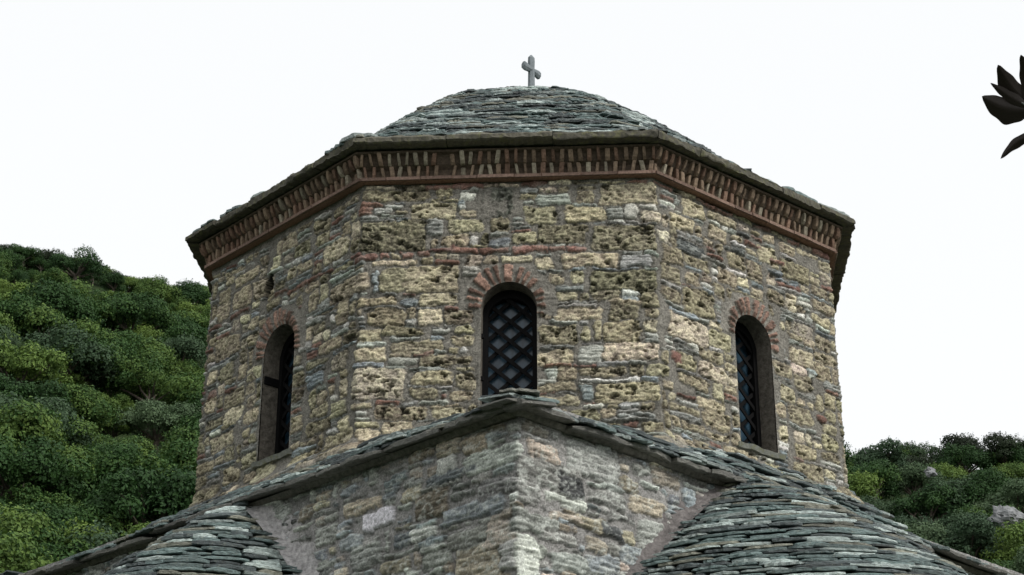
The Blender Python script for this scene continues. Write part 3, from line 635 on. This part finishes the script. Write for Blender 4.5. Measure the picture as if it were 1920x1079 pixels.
# the two conches (apses) with slate half domes
def conch(side, ec, zt, r1, sy, seed, mort):
    e = np.array([side * math.sin(PI / 4), math.cos(PI / 4), 0]); n = np.array([side * math.cos(PI / 4), -math.sin(PI / 4), 0]); C = np.array([C0[0], C0[1], 0]) + e * ec
    prof = lambda dz: r1 * (max(dz, 0) / 1.2) ** (1 / 1.3)
    R = random.Random(seed); DZ = 2.2
    ap = bpy.data.objects.new('apse', None); COL.objects.link(ap); ap.parent = church; ap.location = (0, 0, 0)
    ap['label'] = 'apse with a slate half dome on the %s of the front corner' % ('right' if side > 0 else 'left')
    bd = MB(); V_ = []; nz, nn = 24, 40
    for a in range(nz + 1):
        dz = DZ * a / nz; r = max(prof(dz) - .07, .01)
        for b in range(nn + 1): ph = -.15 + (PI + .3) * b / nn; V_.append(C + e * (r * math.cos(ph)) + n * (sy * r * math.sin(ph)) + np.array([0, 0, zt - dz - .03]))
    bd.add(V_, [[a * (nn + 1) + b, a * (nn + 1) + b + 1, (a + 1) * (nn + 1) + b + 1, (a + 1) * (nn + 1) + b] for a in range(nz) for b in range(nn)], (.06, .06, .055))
    # low wall of the apse below its eave, down to the ground
    V_ = []; r = prof(DZ) - .15
    for a in range(20):
        z = zt - DZ - (zt - DZ - GZ) * a / 19
        for b in range(61): ph = PI * b / 60; q = r + .02 * mnoise.noise(Vector((b * .9, z * 4, side))); V_.append(C + e * (q * math.cos(ph)) + n * (sy * q * math.sin(ph)) + np.array([0, 0, z - C[2]]))
    bw_ = MB(); bw_.add(V_, [[a * 61 + b, a * 61 + b + 1, (a + 1) * 61 + b + 1, (a + 1) * 61 + b] for a in range(19) for b in range(60)], (.25, .235, .2)); bw_.build('wall', ap, M_PLASTER, True)
    mb = MB(); dz = .0
    while dz < DZ:
        r = prof(dz); ph = -.05 - R.random() * .1
        while ph < PI + .05:
            wd = R.uniform(.16, .46) * (1 if side > 0 else .9); rr_ = max(r * (sy + 1) / 2, .1); an = wd / rr_; pm = ph + an / 2
            wob = .012 * mnoise.noise(Vector((pm * 2.5, dz * 9, seed)))
            P = C + e * (r * math.cos(pm)) + n * (sy * r * math.sin(pm)) + np.array([0, 0, zt - dz + wob + R.uniform(-.005, .006)])
            T_ = -e * math.sin(pm) + n * sy * math.cos(pm); T_ /= -np.linalg.norm(T_) * side; O_ = np.array([T_[1], -T_[0], 0])
            if O_ @ (e * math.cos(pm) + n * math.sin(pm)) < 0: O_ = -O_
            P = P + O_ * R.uniform(-.022, .022); ti = .13 + R.uniform(-.06, .07)
            O2 = O_ * math.cos(ti) + np.array([0, 0, -math.sin(ti)]); Z_ = O_ * math.sin(ti) + np.array([0, 0, math.cos(ti)]); rl = R.uniform(-.03, .03); T2 = T_ * math.cos(rl) + Z_ * math.sin(rl)
            slab(mb, P, T2, O2, Z_, wd * .985, min(.24, max(.05, r)), R.uniform(.014, .027) * (1 if side > 0 else 1.35), slcol(R, 1.1), R, 6, .016); ph += an
        dz += .034 if side > 0 else .045
    rf = mb.build('roof', ap, M_SLATE); bd.build('roof_bed', rf, M_SLATE)
    # mortar fillet where the half dome meets the wall
    fb = MB(); V_ = []; path = []
    for sgn in (1, -1):
        for k in range(60): dz = DZ * (1 - k / 59) if sgn == 1 else DZ * k / 59; path.append((sgn, dz))
    m = 7
    for k, (sgn, dz) in enumerate(path):
        r = prof(dz); wv = (.10 if side > 0 else .20) + .06 * mnoise.noise(Vector((dz * 3, sgn, seed)))
        for q in range(m):
            f = q / (m - 1); outw = .0 + .13 * (1 - f) ** 1.6 - .01; along = (wv + .04) * f * f ** .5 - .03
            jit = .02 * mnoise.noise(Vector((dz * 9, q * .8, sgn * 5 + seed)))
            V_.append(C + e * (-sgn) * (r + along + jit * .9) + n * (outw * (1 - .5 * f) + jit * .9 + .03 * mnoise.noise(Vector((dz * 22, q * 1.7, seed))) * f * (1 - f) * 4) + np.array([0, 0, zt - dz + .02 + along * .35]))
    fb.add(V_, [[k * m + q, k * m + q + 1, (k + 1) * m + q + 1, (k + 1) * m + q] for k in range(len(path) - 1) for q in range(m - 1)], mort)
    fb.build('mortar_fillet', ap, M_PLASTER, True)
conch(1, 2.42, -2.6, 1.55, 1.25, 5, (.17, .155, .15)); conch(-1, 3.0, -2.66, 1.20, 1.36, 6, (.42, .405, .40))

# ------------------------------------------------------------------ terrain
def ray(u, v):
    d = FW + RT * (u - 960) / 3542.8 - UP * (v - 539.5) / 3542.8; return d / np.linalg.norm(d)
AZT = np.radians([-180, -60, -30, -17.2, -14.6, -12.2, -10.4, 0, 10.2, 12.6, 15.6, 30, 60, 180]); ELT = [3, 18, 24.7, 24.2, 24.1, 23.6, 23.4, 21, 18.6, 18.2, 18.2, 16, 10, 3]
DC = 170.
def ground_z(x, y):
    dx, dy = x - CAMP[0], y - CAMP[1]; d = np.hypot(dx, dy); az = np.arctan2(dx, dy); el = np.radians(np.interp(az, AZT, ELT))
    top = CAMP[2] + DC * np.tan(el); t = np.clip((d - 45) / (DC - 45), 0, None)
    z = np.where(t < 1, GZ + (top - GZ) * t ** 1.05, top - (d - DC) * .12)
    return z + 1.5 * (mfb(x * .03, y * .03) - .5) * np.clip(t * 3, 0, 1)
def mfb(x, y): return fbm(np.asarray(x, float) + 200, np.asarray(y, float) + 200, 60, 3)
rad = np.concatenate([np.linspace(0.1, 45, 12), np.linspace(50, 230, 61), np.geomspace(250, 1200, 10)]); aa = np.linspace(0, 2 * PI, 241)
RG, AG = np.meshgrid(rad, aa, indexing='ij'); X = CAMP[0] + RG * np.sin(AG); Y = CAMP[1] + RG * np.cos(AG); Zt = ground_z(X, Y)
V = np.stack([X, Y, Zt], -1).reshape(-1, 3); idx = np.arange(V.shape[0]).reshape(X.shape)
F = np.stack([idx[:-1, :-1], idx[:-1, 1:], idx[1:, 1:], idx[1:, :-1]], -1).reshape(-1, 4)
M_GROUND, t_, p_ = newmat('hillside_scrub', .95, .1)
n_ = N(t_, 'ShaderNodeTexNoise'); n_.inputs['Scale'].default_value = .6; n_.inputs['Detail'].default_value = 8; tc_ = N(t_, 'ShaderNodeTexCoord'); t_.links.new(tc_.outputs['Object'], n_.inputs[0])
cr_ = N(t_, 'ShaderNodeValToRGB'); cr_.color_ramp.elements[0].color = (.008, .016, .006, 1); cr_.color_ramp.elements[1].color = (.035, .055, .018, 1); cr_.color_ramp.elements[0].position = .35; cr_.color_ramp.elements[1].position = .7
t_.links.new(n_.outputs[0], cr_.inputs[0]); t_.links.new(cr_.outputs[0], p_.inputs['Base Color'])
tag(link('hillside', mesh_np('hillside', V, F[:, ::-1]), None, M_GROUND), kind='structure')

# ------------------------------------------------------------------ trees
def leafmat(name, c0, c1, c2):
    m, t, p = newmat(name, .65, .25)
    at = N(t, 'ShaderNodeVertexColor'); at.layer_name = 'Col'; oi = N(t, 'ShaderNodeObjectInfo')
    sep = N(t, 'ShaderNodeSeparateColor'); t.links.new(at.outputs[0], sep.inputs[0])
    cr = N(t, 'ShaderNodeValToRGB'); e = cr.color_ramp.elements; e[0].color = c0 + (1,); e[0].position = 0; e[1].color = c2 + (1,); e[1].position = 1
    k = e.new(.5); k.color = c1 + (1,)
    add = N(t, 'ShaderNodeMath', operation='MULTIPLY_ADD'); add.inputs[1].default_value = .62
    m2 = N(t, 'ShaderNodeMath', operation='MULTIPLY'); m2.inputs[1].default_value = .5; t.links.new(sep.outputs[0], m2.inputs[0])
    t.links.new(oi.outputs['Random'], add.inputs[0]); t.links.new(m2.outputs[0], add.inputs[2]); t.links.new(add.outputs[0], cr.inputs[0])
    t.links.new(cr.outputs[0], p.inputs['Base Color'])
    tr = N(t, 'ShaderNodeBsdfTranslucent'); t.links.new(cr.outputs[0], tr.inputs[0]); ms = N(t, 'ShaderNodeMixShader'); ms.inputs[0].default_value = .12
    o = [n for n in t.nodes if n.type == 'OUTPUT_MATERIAL'][0]; t.links.new(p.outputs[0], ms.inputs[1]); t.links.new(tr.outputs[0], ms.inputs[2]); t.links.new(ms.outputs[0], o.inputs[0])
    return m
M_LEAF = leafmat('oak_foliage', (.010, .034, .010), (.034, .084, .018), (.15, .225, .045))
M_LEAFD = leafmat('dark_foliage', (.014, .022, .012), (.02, .032, .016), (.03, .045, .02))
M_LEAFG = leafmat('grey_green_foliage', (.025, .055, .028), (.050, .090, .042), (.09, .14, .065))
M_LEAFY = leafmat('yellow_green_foliage', (.14, .19, .02), (.18, .24, .03), (.22, .28, .04))
def crown_mesh(name, seed, n_leaf, leaf, squash=.8, lobes=16, airy=0.0, mat=None):
    r = np.random.default_rng(seed); cen = []; rads = []
    for k in range(lobes):
        d = r.normal(size=3); d /= np.linalg.norm(d); d[2] = abs(d[2]) * 1.0 - .25; q = r.uniform(.4, .85)
        cen.append(d * q * np.array([1, 1, squash])); rads.append(r.uniform(.17, .40) * (1 - airy * .35))
    cen = np.array(cen); rads = np.array(rads); pk = r.choice(lobes, n_leaf, p=rads ** 2 / (rads ** 2).sum())
    d = r.normal(size=(n_leaf, 3)); d /= np.linalg.norm(d, axis=1)[:, None]; d[:, 2] = np.where(d[:, 2] < -.3, -d[:, 2], d[:, 2])
    bump_ = 1 + .22 * np.sin(d[:, 0] * 9 + pk) * np.sin(d[:, 1] * 8 + pk * 2) + .12 * np.sin(d[:, 2] * 17 + pk)
    P = cen[pk] + d * (rads[pk] * bump_ * r.uniform(.72, 1.06, n_leaf) ** .8)[:, None] * np.array([1, 1, .85])
    nr = d * 1.3 + r.normal(size=(n_leaf, 3)) * .5; nr /= np.linalg.norm(nr, axis=1)[:, None]
    t = np.cross(nr, r.normal(size=(n_leaf, 3))); t /= np.linalg.norm(t, axis=1)[:, None] + 1e-9; b = np.cross(nr, t)
    L1 = leaf * r.uniform(.6, 1.4, n_leaf)[:, None]; L2 = L1 * r.uniform(.5, .8, n_leaf)[:, None]
    V = np.stack([P - t * L1, P - b * L2 + nr * L2 * .3, P + t * L1, P + b * L2 + nr * L2 * .3], 1).reshape(-1, 3)
    F = np.arange(n_leaf * 4).reshape(-1, 4)
    lobev = r.random(lobes); sh = np.clip(.5 * lobev[pk] + .5 * r.random(n_leaf), 0, 1); c = np.repeat(sh, 4)[:, None] * np.ones((1, 3))
    me = mesh_np(name, V, F, c, smooth=False); me.materials.append(mat); return me, cen
def trunk_mesh(name, seed, cen, h=1.0):
    """tapered trunk with limbs running into the lobes; unit: crown radius"""
    mb = MB(); R = random.Random(seed)
    def tube(p0, p1, r0, r1, n=6, seg=4):
        p0, p1 = np.array(p0, float), np.array(p1, float); ax = p1 - p0; l = np.linalg.norm(ax); ax /= l; a = np.cross(ax, (0.3, .8, .1)); a /= np.linalg.norm(a); b = np.cross(ax, a); V_ = []
        off = np.zeros(3)
        for k in range(seg + 1):
            f = k / seg; c = p0 * (1 - f) + p1 * f + (a * R.uniform(-1, 1) + b * R.uniform(-1, 1)) * l * .04 * (0 < k < seg); r = r0 * (1 - f) + r1 * f
            for q in range(n): V_.append(c + a * r * math.cos(2 * PI * q / n) + b * r * math.sin(2 * PI * q / n))
        mb.add(V_, [[k * n + q, k * n + (q + 1) % n, (k + 1) * n + (q + 1) % n, (k + 1) * n + q] for k in range(seg) for q in range(n)], (.09, .075, .06))
    top = (R.uniform(-.08, .08), R.uniform(-.08, .08), -.25); tube((0, 0, -1.35), top, .085, .06, 8)
    for c in cen[::2]: tube(top, c * .9, .038, .012)
    me = bpy.data.meshes.new(name); me.from_pydata(mb.v, [], mb.f); a = me.color_attributes.new('Col', 'FLOAT_COLOR', 'POINT'); cc = np.ones((len(mb.v), 4), np.float32); cc[:, :3] = np.array(mb.c); a.data.foreach_set('color', cc.ravel()); me.materials.append(M_BARK); return me
VAR = {}
for kind, mat, k in (('oak', M_LEAF, 6), ('dark', M_LEAFD, 3), ('grey', M_LEAFG, 3), ('yellow', M_LEAFY, 1)):
    VAR[kind] = []
    for q in range(k):
        cm, cen = crown_mesh('crown', 300 + 17 * q + len(kind), 11500, .026 if kind != 'yellow' else .045, .85 if kind != 'dark' else .75, 24, 1.0 if kind == 'yellow' else .0, mat)
        VAR[kind].append((cm, trunk_mesh('trunk', 9 + q, cen)))
TR = random.Random(4)
def tree(kind, x, y, rad_, label, group=None, cat='tree', sink=0.0, sz=1.0):
    gz = float(ground_z(np.array(x), np.array(y))); cm, tm = VAR[kind][TR.randrange(len(VAR[kind]))]
    o = bpy.data.objects.new({'yellow': 'shrub'}.get(kind, 'broadleaf_tree'), None); COL.objects.link(o); o.location = (x, y, gz - sink); o.rotation_euler = (0, 0, TR.uniform(0, 6.28)); o.scale = (rad_, rad_, rad_ * sz)
    for nm, me in (('crown', cm), ('trunk', tm)):
        c = bpy.data.objects.new(nm, me); COL.objects.link(c); c.parent = o; c.location = (0, 0, .85)
    tag(o, label, cat, group); return o
def at_az(az_deg, d): a = math.radians(az_deg); return CAMP[0] + d * math.sin(a), CAMP[1] + d * math.cos(a)
def d_for(az_deg, el_deg):
    ds = np.linspace(50, DC + 8, 300); a = math.radians(az_deg); x = CAMP[0] + ds * math.sin(a); y = CAMP[1] + ds * math.cos(a)
    el = np.degrees(np.arctan2(ground_z(x, y) + 4.0 - CAMP[2], ds)); k = np.searchsorted(el, el_deg); return ds[min(k, 299)]
n_l = 0
el = 14.0
while el < 26:
    az = -18.4 + TR.uniform(0, .6)
    while az < -8.4:
        a2, e2 = az + TR.uniform(-.45, .45), el + TR.uniform(-.45, .45); d = d_for(a2, e2)
        if d < DC + 5:
            x, y = at_az(a2, d); r_ = 1.5 + 2.4 * TR.random() ** 1.3 * (.85 + .15 * (d < 140)); kd = 'oak' if TR.random() < .9 else 'grey'
            zone = 'on the left ridge line' if d > 160 else 'just below the left ridge' if d > 145 else 'on the upper left slope' if d > 128 else 'half way up the left slope' if d > 110 else 'on the lower left slope' if d > 95 else 'just above the left eave'
            side_ = 'at the photo edge' if a2 < -16.2 else 'a quarter way to the drum' if a2 < -14.4 else 'halfway to the drum' if a2 < -12.6 else 'not far from the drum' if a2 < -11 else 'beside the drum'
            r_ = r_ * (.55 if d > 158 else .8 if d > 140 else 1)
            look = ('big ' if r_ > 2.7 else 'small ' if r_ < 1.9 else '') + ('green oak' if kd == 'oak' else 'paler tree')
            tree(kd, x, y, r_, '%s, %s, %s' % (look, zone, side_), '%s %s %s' % (look, zone, side_)); n_l += 1
        az += TR.uniform(.95, 1.3) * (.62 if el > 21.5 else 1)
    el += .72 if el < 20.5 else .42
el = 14.2
while el < 19.6:
    az = 8.3 + TR.uniform(0, .6)
    while az < 18:
        a2, e2 = az + TR.uniform(-.35, .35), el + TR.uniform(-.2, .2); d = d_for(a2, e2)
        if d > DC + 3: az += .9; continue
        x, y = at_az(a2, d); r_ = TR.uniform(2.0, 3.6) * (.75 if d > 150 else 1); kd = TR.choice(('oak', 'oak', 'oak', 'grey'))
        zone = 'under the right skyline trees' if d > 140 else 'half way up the right slope' if d > 112 else 'low above the right eave'
        side_ = 'beside the drum' if a2 < 11.5 else 'midway to the photo edge' if a2 < 14 else 'at the right photo edge'
        look = ('big ' if r_ > 2.8 else '') + ('green leafy tree' if kd == 'oak' else 'silvery green tree')
        tree(kd, x, y, r_, '%s %s, %s' % (look, zone, side_), '%s %s %s' % (look, zone, side_))
        az += TR.uniform(.9, 1.3)
    el += .7
def tree_px(kind, u, v, r_, label, group=None, d=None, cat='tree'):
    """stands the tree on the hill where the line of sight of its crown meets the slope"""
    q = ray(u, v); az = math.degrees(math.atan2(q[0], q[1])); e = math.degrees(math.asin(q[2])); d = d or d_for(az, e); sk = 0.0
    if d > DC - 2: d = DC - 4; sk = float(ground_z(*[np.array(q_) for q_ in at_az(az, d)])) + .85 * r_ - (CAMP[2] + d * math.tan(math.radians(e)))
    x, y = at_az(az, d); cz = CAMP[2] + d * math.tan(math.radians(e)); o = tree(kind, x, y, r_, label, group, cat, sink=max(sk, -.15 * r_))
    return o
az = -19.0
while az < -7.5:                                          # small trees along the left crest
    x, y = at_az(az, DC - TR.uniform(0, 5)); r_ = TR.uniform(1.1, 2.1)
    tree('oak' if TR.random() < .8 else 'dark', x, y, r_, 'small tree on the left crest, outlined against the sky', 'small trees outlined along the left crest', sink=.45 * r_); az += TR.uniform(.28, .5)
# skyline of the right hill
for u, v, r_, kd, lb in ((1795, 832, 3.1, 'dark', 'dark round tree on the right skyline, left one of the two broad ones'), (1885, 832, 3.0, 'dark', 'dark round tree on the right skyline near the picture edge'), (1718, 842, 2.1, 'dark', 'small dark tree on the right skyline beside the broad dark pair'),
        (1645, 848, 3.0, 'grey', 'tall grey green tree nearest to the drum on the right skyline'), (1592, 832, 1.2, 'oak', 'slender sprig of a tree just beside the drum on the right'), (1975, 832, 3.1, 'dark', 'dark tree on the right skyline past the picture edge'),
        (1790, 925, 3.2, 'grey', 'pale silvery tree below the dark skyline trees on the right'), (1895, 930, 3.0, 'grey', 'silvery tree at the right edge below the dark skyline trees')):
    tree_px(kd, u, v, r_, lb)
tree_px('yellow', 205, 1015, 1.5, 'bright yellow green shrub just above the slate eave on the left', cat='shrub', d=88)
# the wood goes on behind the church and to both sides: one mass
def wood_mass():
    r = np.random.default_rng(77); base = []
    for q in range(4):
        me_, _ = crown_mesh('wood_tmp', 900 + q, 1700, .07, .85, 20, 0.0, M_LEAF); n_ = len(me_.vertices); v_ = np.empty(n_ * 3, np.float32); me_.vertices.foreach_get('co', v_)
        c_ = np.empty(n_ * 4, np.float32); me_.color_attributes['Col'].data.foreach_get('color', c_); base.append((v_.reshape(-1, 3), c_.reshape(-1, 4)[:, :3])); bpy.data.meshes.remove(me_)
    VV, CC = [], []
    for a0, a1 in ((-44, -19.2), (-7.4, 7.4), (18.6, 44)):
        for az_ in np.arange(a0, a1, 1.5):
            for d_ in np.arange(72, DC + 4, 9.0):
                a_ = az_ + r.uniform(-.8, .8); dd_ = min(d_ + r.uniform(-4, 4), DC); x, y = at_az(a_, dd_); R_c = r.uniform(2.4, 3.8); t = r.uniform(0, 6.28); v_, c_ = base[r.integers(4)]
                ct, st_ = math.cos(t), math.sin(t); P = np.stack([v_[:, 0] * ct - v_[:, 1] * st_, v_[:, 0] * st_ + v_[:, 1] * ct, v_[:, 2] + .7], -1) * R_c
                VV.append(P + np.array([x, y, float(ground_z(np.array(x), np.array(y)))])); CC.append(np.clip(c_ * .7 + r.uniform(-.1, .5), 0, 1))
    V_ = np.concatenate(VV); me_ = mesh_np('distant_wood', V_, np.arange(len(V_)).reshape(-1, 4), np.concatenate(CC), smooth=False)
    tag(link('distant_wood', me_, None, M_LEAF), 'dense green wood carrying on over the hillside beyond the single trees', 'wood', kind='stuff')
wood_mass()
# pale rock outcrops on the right hill
def rock(u, v, s, label, seed):
    q = ray(u, v); az = math.degrees(math.atan2(q[0], q[1])); e = math.degrees(math.asin(q[2])); d = d_for(az, e) - 5.0; x, y = at_az(az, d); z = CAMP[2] + d * math.tan(math.radians(e))
    mb = MB(); V_ = []; nu_, nv_ = 24, 16
    for a in range(nv_ + 1):
        for b in range(nu_):
            t, p = PI * a / nv_, 2 * PI * b / nu_; dv = Vector((math.sin(t) * math.cos(p), math.sin(t) * math.sin(p), math.cos(t))); k = 1 + .5 * mnoise.noise(dv * 1.6 + Vector((seed, 0, 0))) + .25 * mnoise.noise(dv * 4 + Vector((seed, 3, 0)))
            V_.append((dv.x * s * 1.3 * k, dv.y * s * k, dv.z * s * k))
    gz = float(ground_z(np.array(x), np.array(y)))
    mb.add(V_, [[a * nu_ + b, (a + 1) * nu_ + b, (a + 1) * nu_ + (b + 1) % nu_, a * nu_ + (b + 1) % nu_] for a in range(nv_) for b in range(nu_)], (.24, .245, .25))
    o = mb.build('rock_outcrop', None, M_ROCK); o.location = (x, y, z); o.scale = (1, 1, 1.0); tag(o, label, 'rock')
rock(1744, 886, .35, 'small pale rock showing between trees on the right hillside', 3.0); rock(1885, 972, .7, 'larger pale rock face low on the right hillside near the edge', 8.0)

# ------------------------------------------------------------------ leafy twig at the right edge
M_TWLEAF, t_, p_ = newmat('leathery_leaf', .5, .35)
n_ = N(t_, 'ShaderNodeTexNoise'); n_.inputs['Scale'].default_value = 60; cr_ = N(t_, 'ShaderNodeValToRGB'); cr_.color_ramp.elements[0].color = (.018, .013, .012, 1); cr_.color_ramp.elements[1].color = (.04, .03, .024, 1)  # near-black leaf colour stands in for backlit shade
t_.links.new(n_.outputs[0], cr_.inputs[0]); t_.links.new(cr_.outputs[0], p_.inputs['Base Color'])
DTW = 5.0
def at(u, v, d=DTW): return CAMP + ray(u, v) * d
twig = bpy.data.objects.new('tree_branch', None); COL.objects.link(twig); twig.location = at(1990, 215)
tag(twig, 'end of a leafy branch with backlit leathery leaves at the upper right edge', 'branch')
tw_inv = np.array(twig.location)
def leaf_mesh(tip, base, wid, curl, edge, seed):
    """a thick curved leaf blade; wid = half width in metres, edge = how wide each side is"""
    tip, base = np.array(tip), np.array(base); ax = tip - base; l = np.linalg.norm(ax); ax /= l; view = (tip - CAMP); view /= np.linalg.norm(view); sd_ = np.cross(view, ax); sd_ /= np.linalg.norm(sd_); nn = np.cross(ax, sd_); V_ = []; n, m = 22, 8; R = random.Random(seed)
    for side in (0, 1):
        for a in range(n + 1):
            f = a / n; wv = wid * (math.sin(PI * min(f ** .75, 1)) ** .62) * (1 - .25 * f) if 0 < f < 1 else 0.0003
            wv *= 1 + .07 * math.sin(f * 17 + seed); c = base + ax * l * f + sd_ * curl * l * math.sin(PI * f) 
            for b in range(m + 1):
                g = b / m * 2 - 1; ws = wv * (edge[1] if g > 0 else edge[0]); p = c + sd_ * g * ws + nn * (.25 * wv * abs(g) + .04 * l * math.sin(PI * f) + (.0006 if side else 0)); V_.append(p - tw_inv)
    k = (n + 1) * (m + 1); fs = []
    for a in range(n):
        for b in range(m):
            q = [a * (m + 1) + b, a * (m + 1) + b + 1, (a + 1) * (m + 1) + b + 1, (a + 1) * (m + 1) + b]; fs += [q, [k + z for z in q[::-1]]]
    mb = MB(); mb.add(V_, fs, (.03, .025, .02)); return mb.build('leaf', twig, M_TWLEAF, True)
leaf_mesh(at(1841, 181), at(1932, 206), .042, -.10, (1.05, .8), 1)
leaf_mesh(at(1857, 156), at(1926, 200), .015, -.02, (1, 1), 2)
leaf_mesh(at(1871, 122), at(1930, 196, 5.02), .031, -.06, (1.1, .8), 3)
leaf_mesh(at(1914, 103), at(1934, 196, 5.01), .024, .04, (1, 1), 4)
leaf_mesh(at(1876, 298), at(1945, 250), .017, .10, (1, .8), 5)
leaf_mesh(at(1985, 120), at(1945, 200), .022, .08, (1, 1), 6); leaf_mesh(at(2020, 160), at(1948, 205), .024, -.08, (1, 1), 7)
tb = MB()
def tube_pts(mb, pts, rs, col, n=8):
    V_ = []
    for k, p in enumerate(pts):
        d = np.array(pts[min(k + 1, len(pts) - 1)]) - np.array(pts[max(k - 1, 0)]); d /= np.linalg.norm(d); a = np.cross(d, (.1, .2, .95)); a /= np.linalg.norm(a); b = np.cross(d, a)
        for q in range(n): V_.append(np.array(p) + a * rs[k] * math.cos(2 * PI * q / n) + b * rs[k] * math.sin(2 * PI * q / n) - tw_inv)
    mb.add(V_, [[k * n + q, k * n + (q + 1) % n, (k + 1) * n + (q + 1) % n, (k + 1) * n + q] for k in range(len(pts) - 1) for q in range(n)], col)
tube_pts(tb, [at(1915, 193), at(1926, 199), at(1940, 206), at(1965, 212), at(2050, 245), at(2200, 330)], [.002, .004, .005, .006, .008, .012], (.16, .17, .16))
tube_pts(tb, [at(1945, 250), at(1960, 240), at(1990, 222)], [.002, .003, .004], (.16, .17, .16))
tb.build('stem', twig, M_BARK, True)
print('objects', len(bpy.data.objects), 'trees left', n_l)
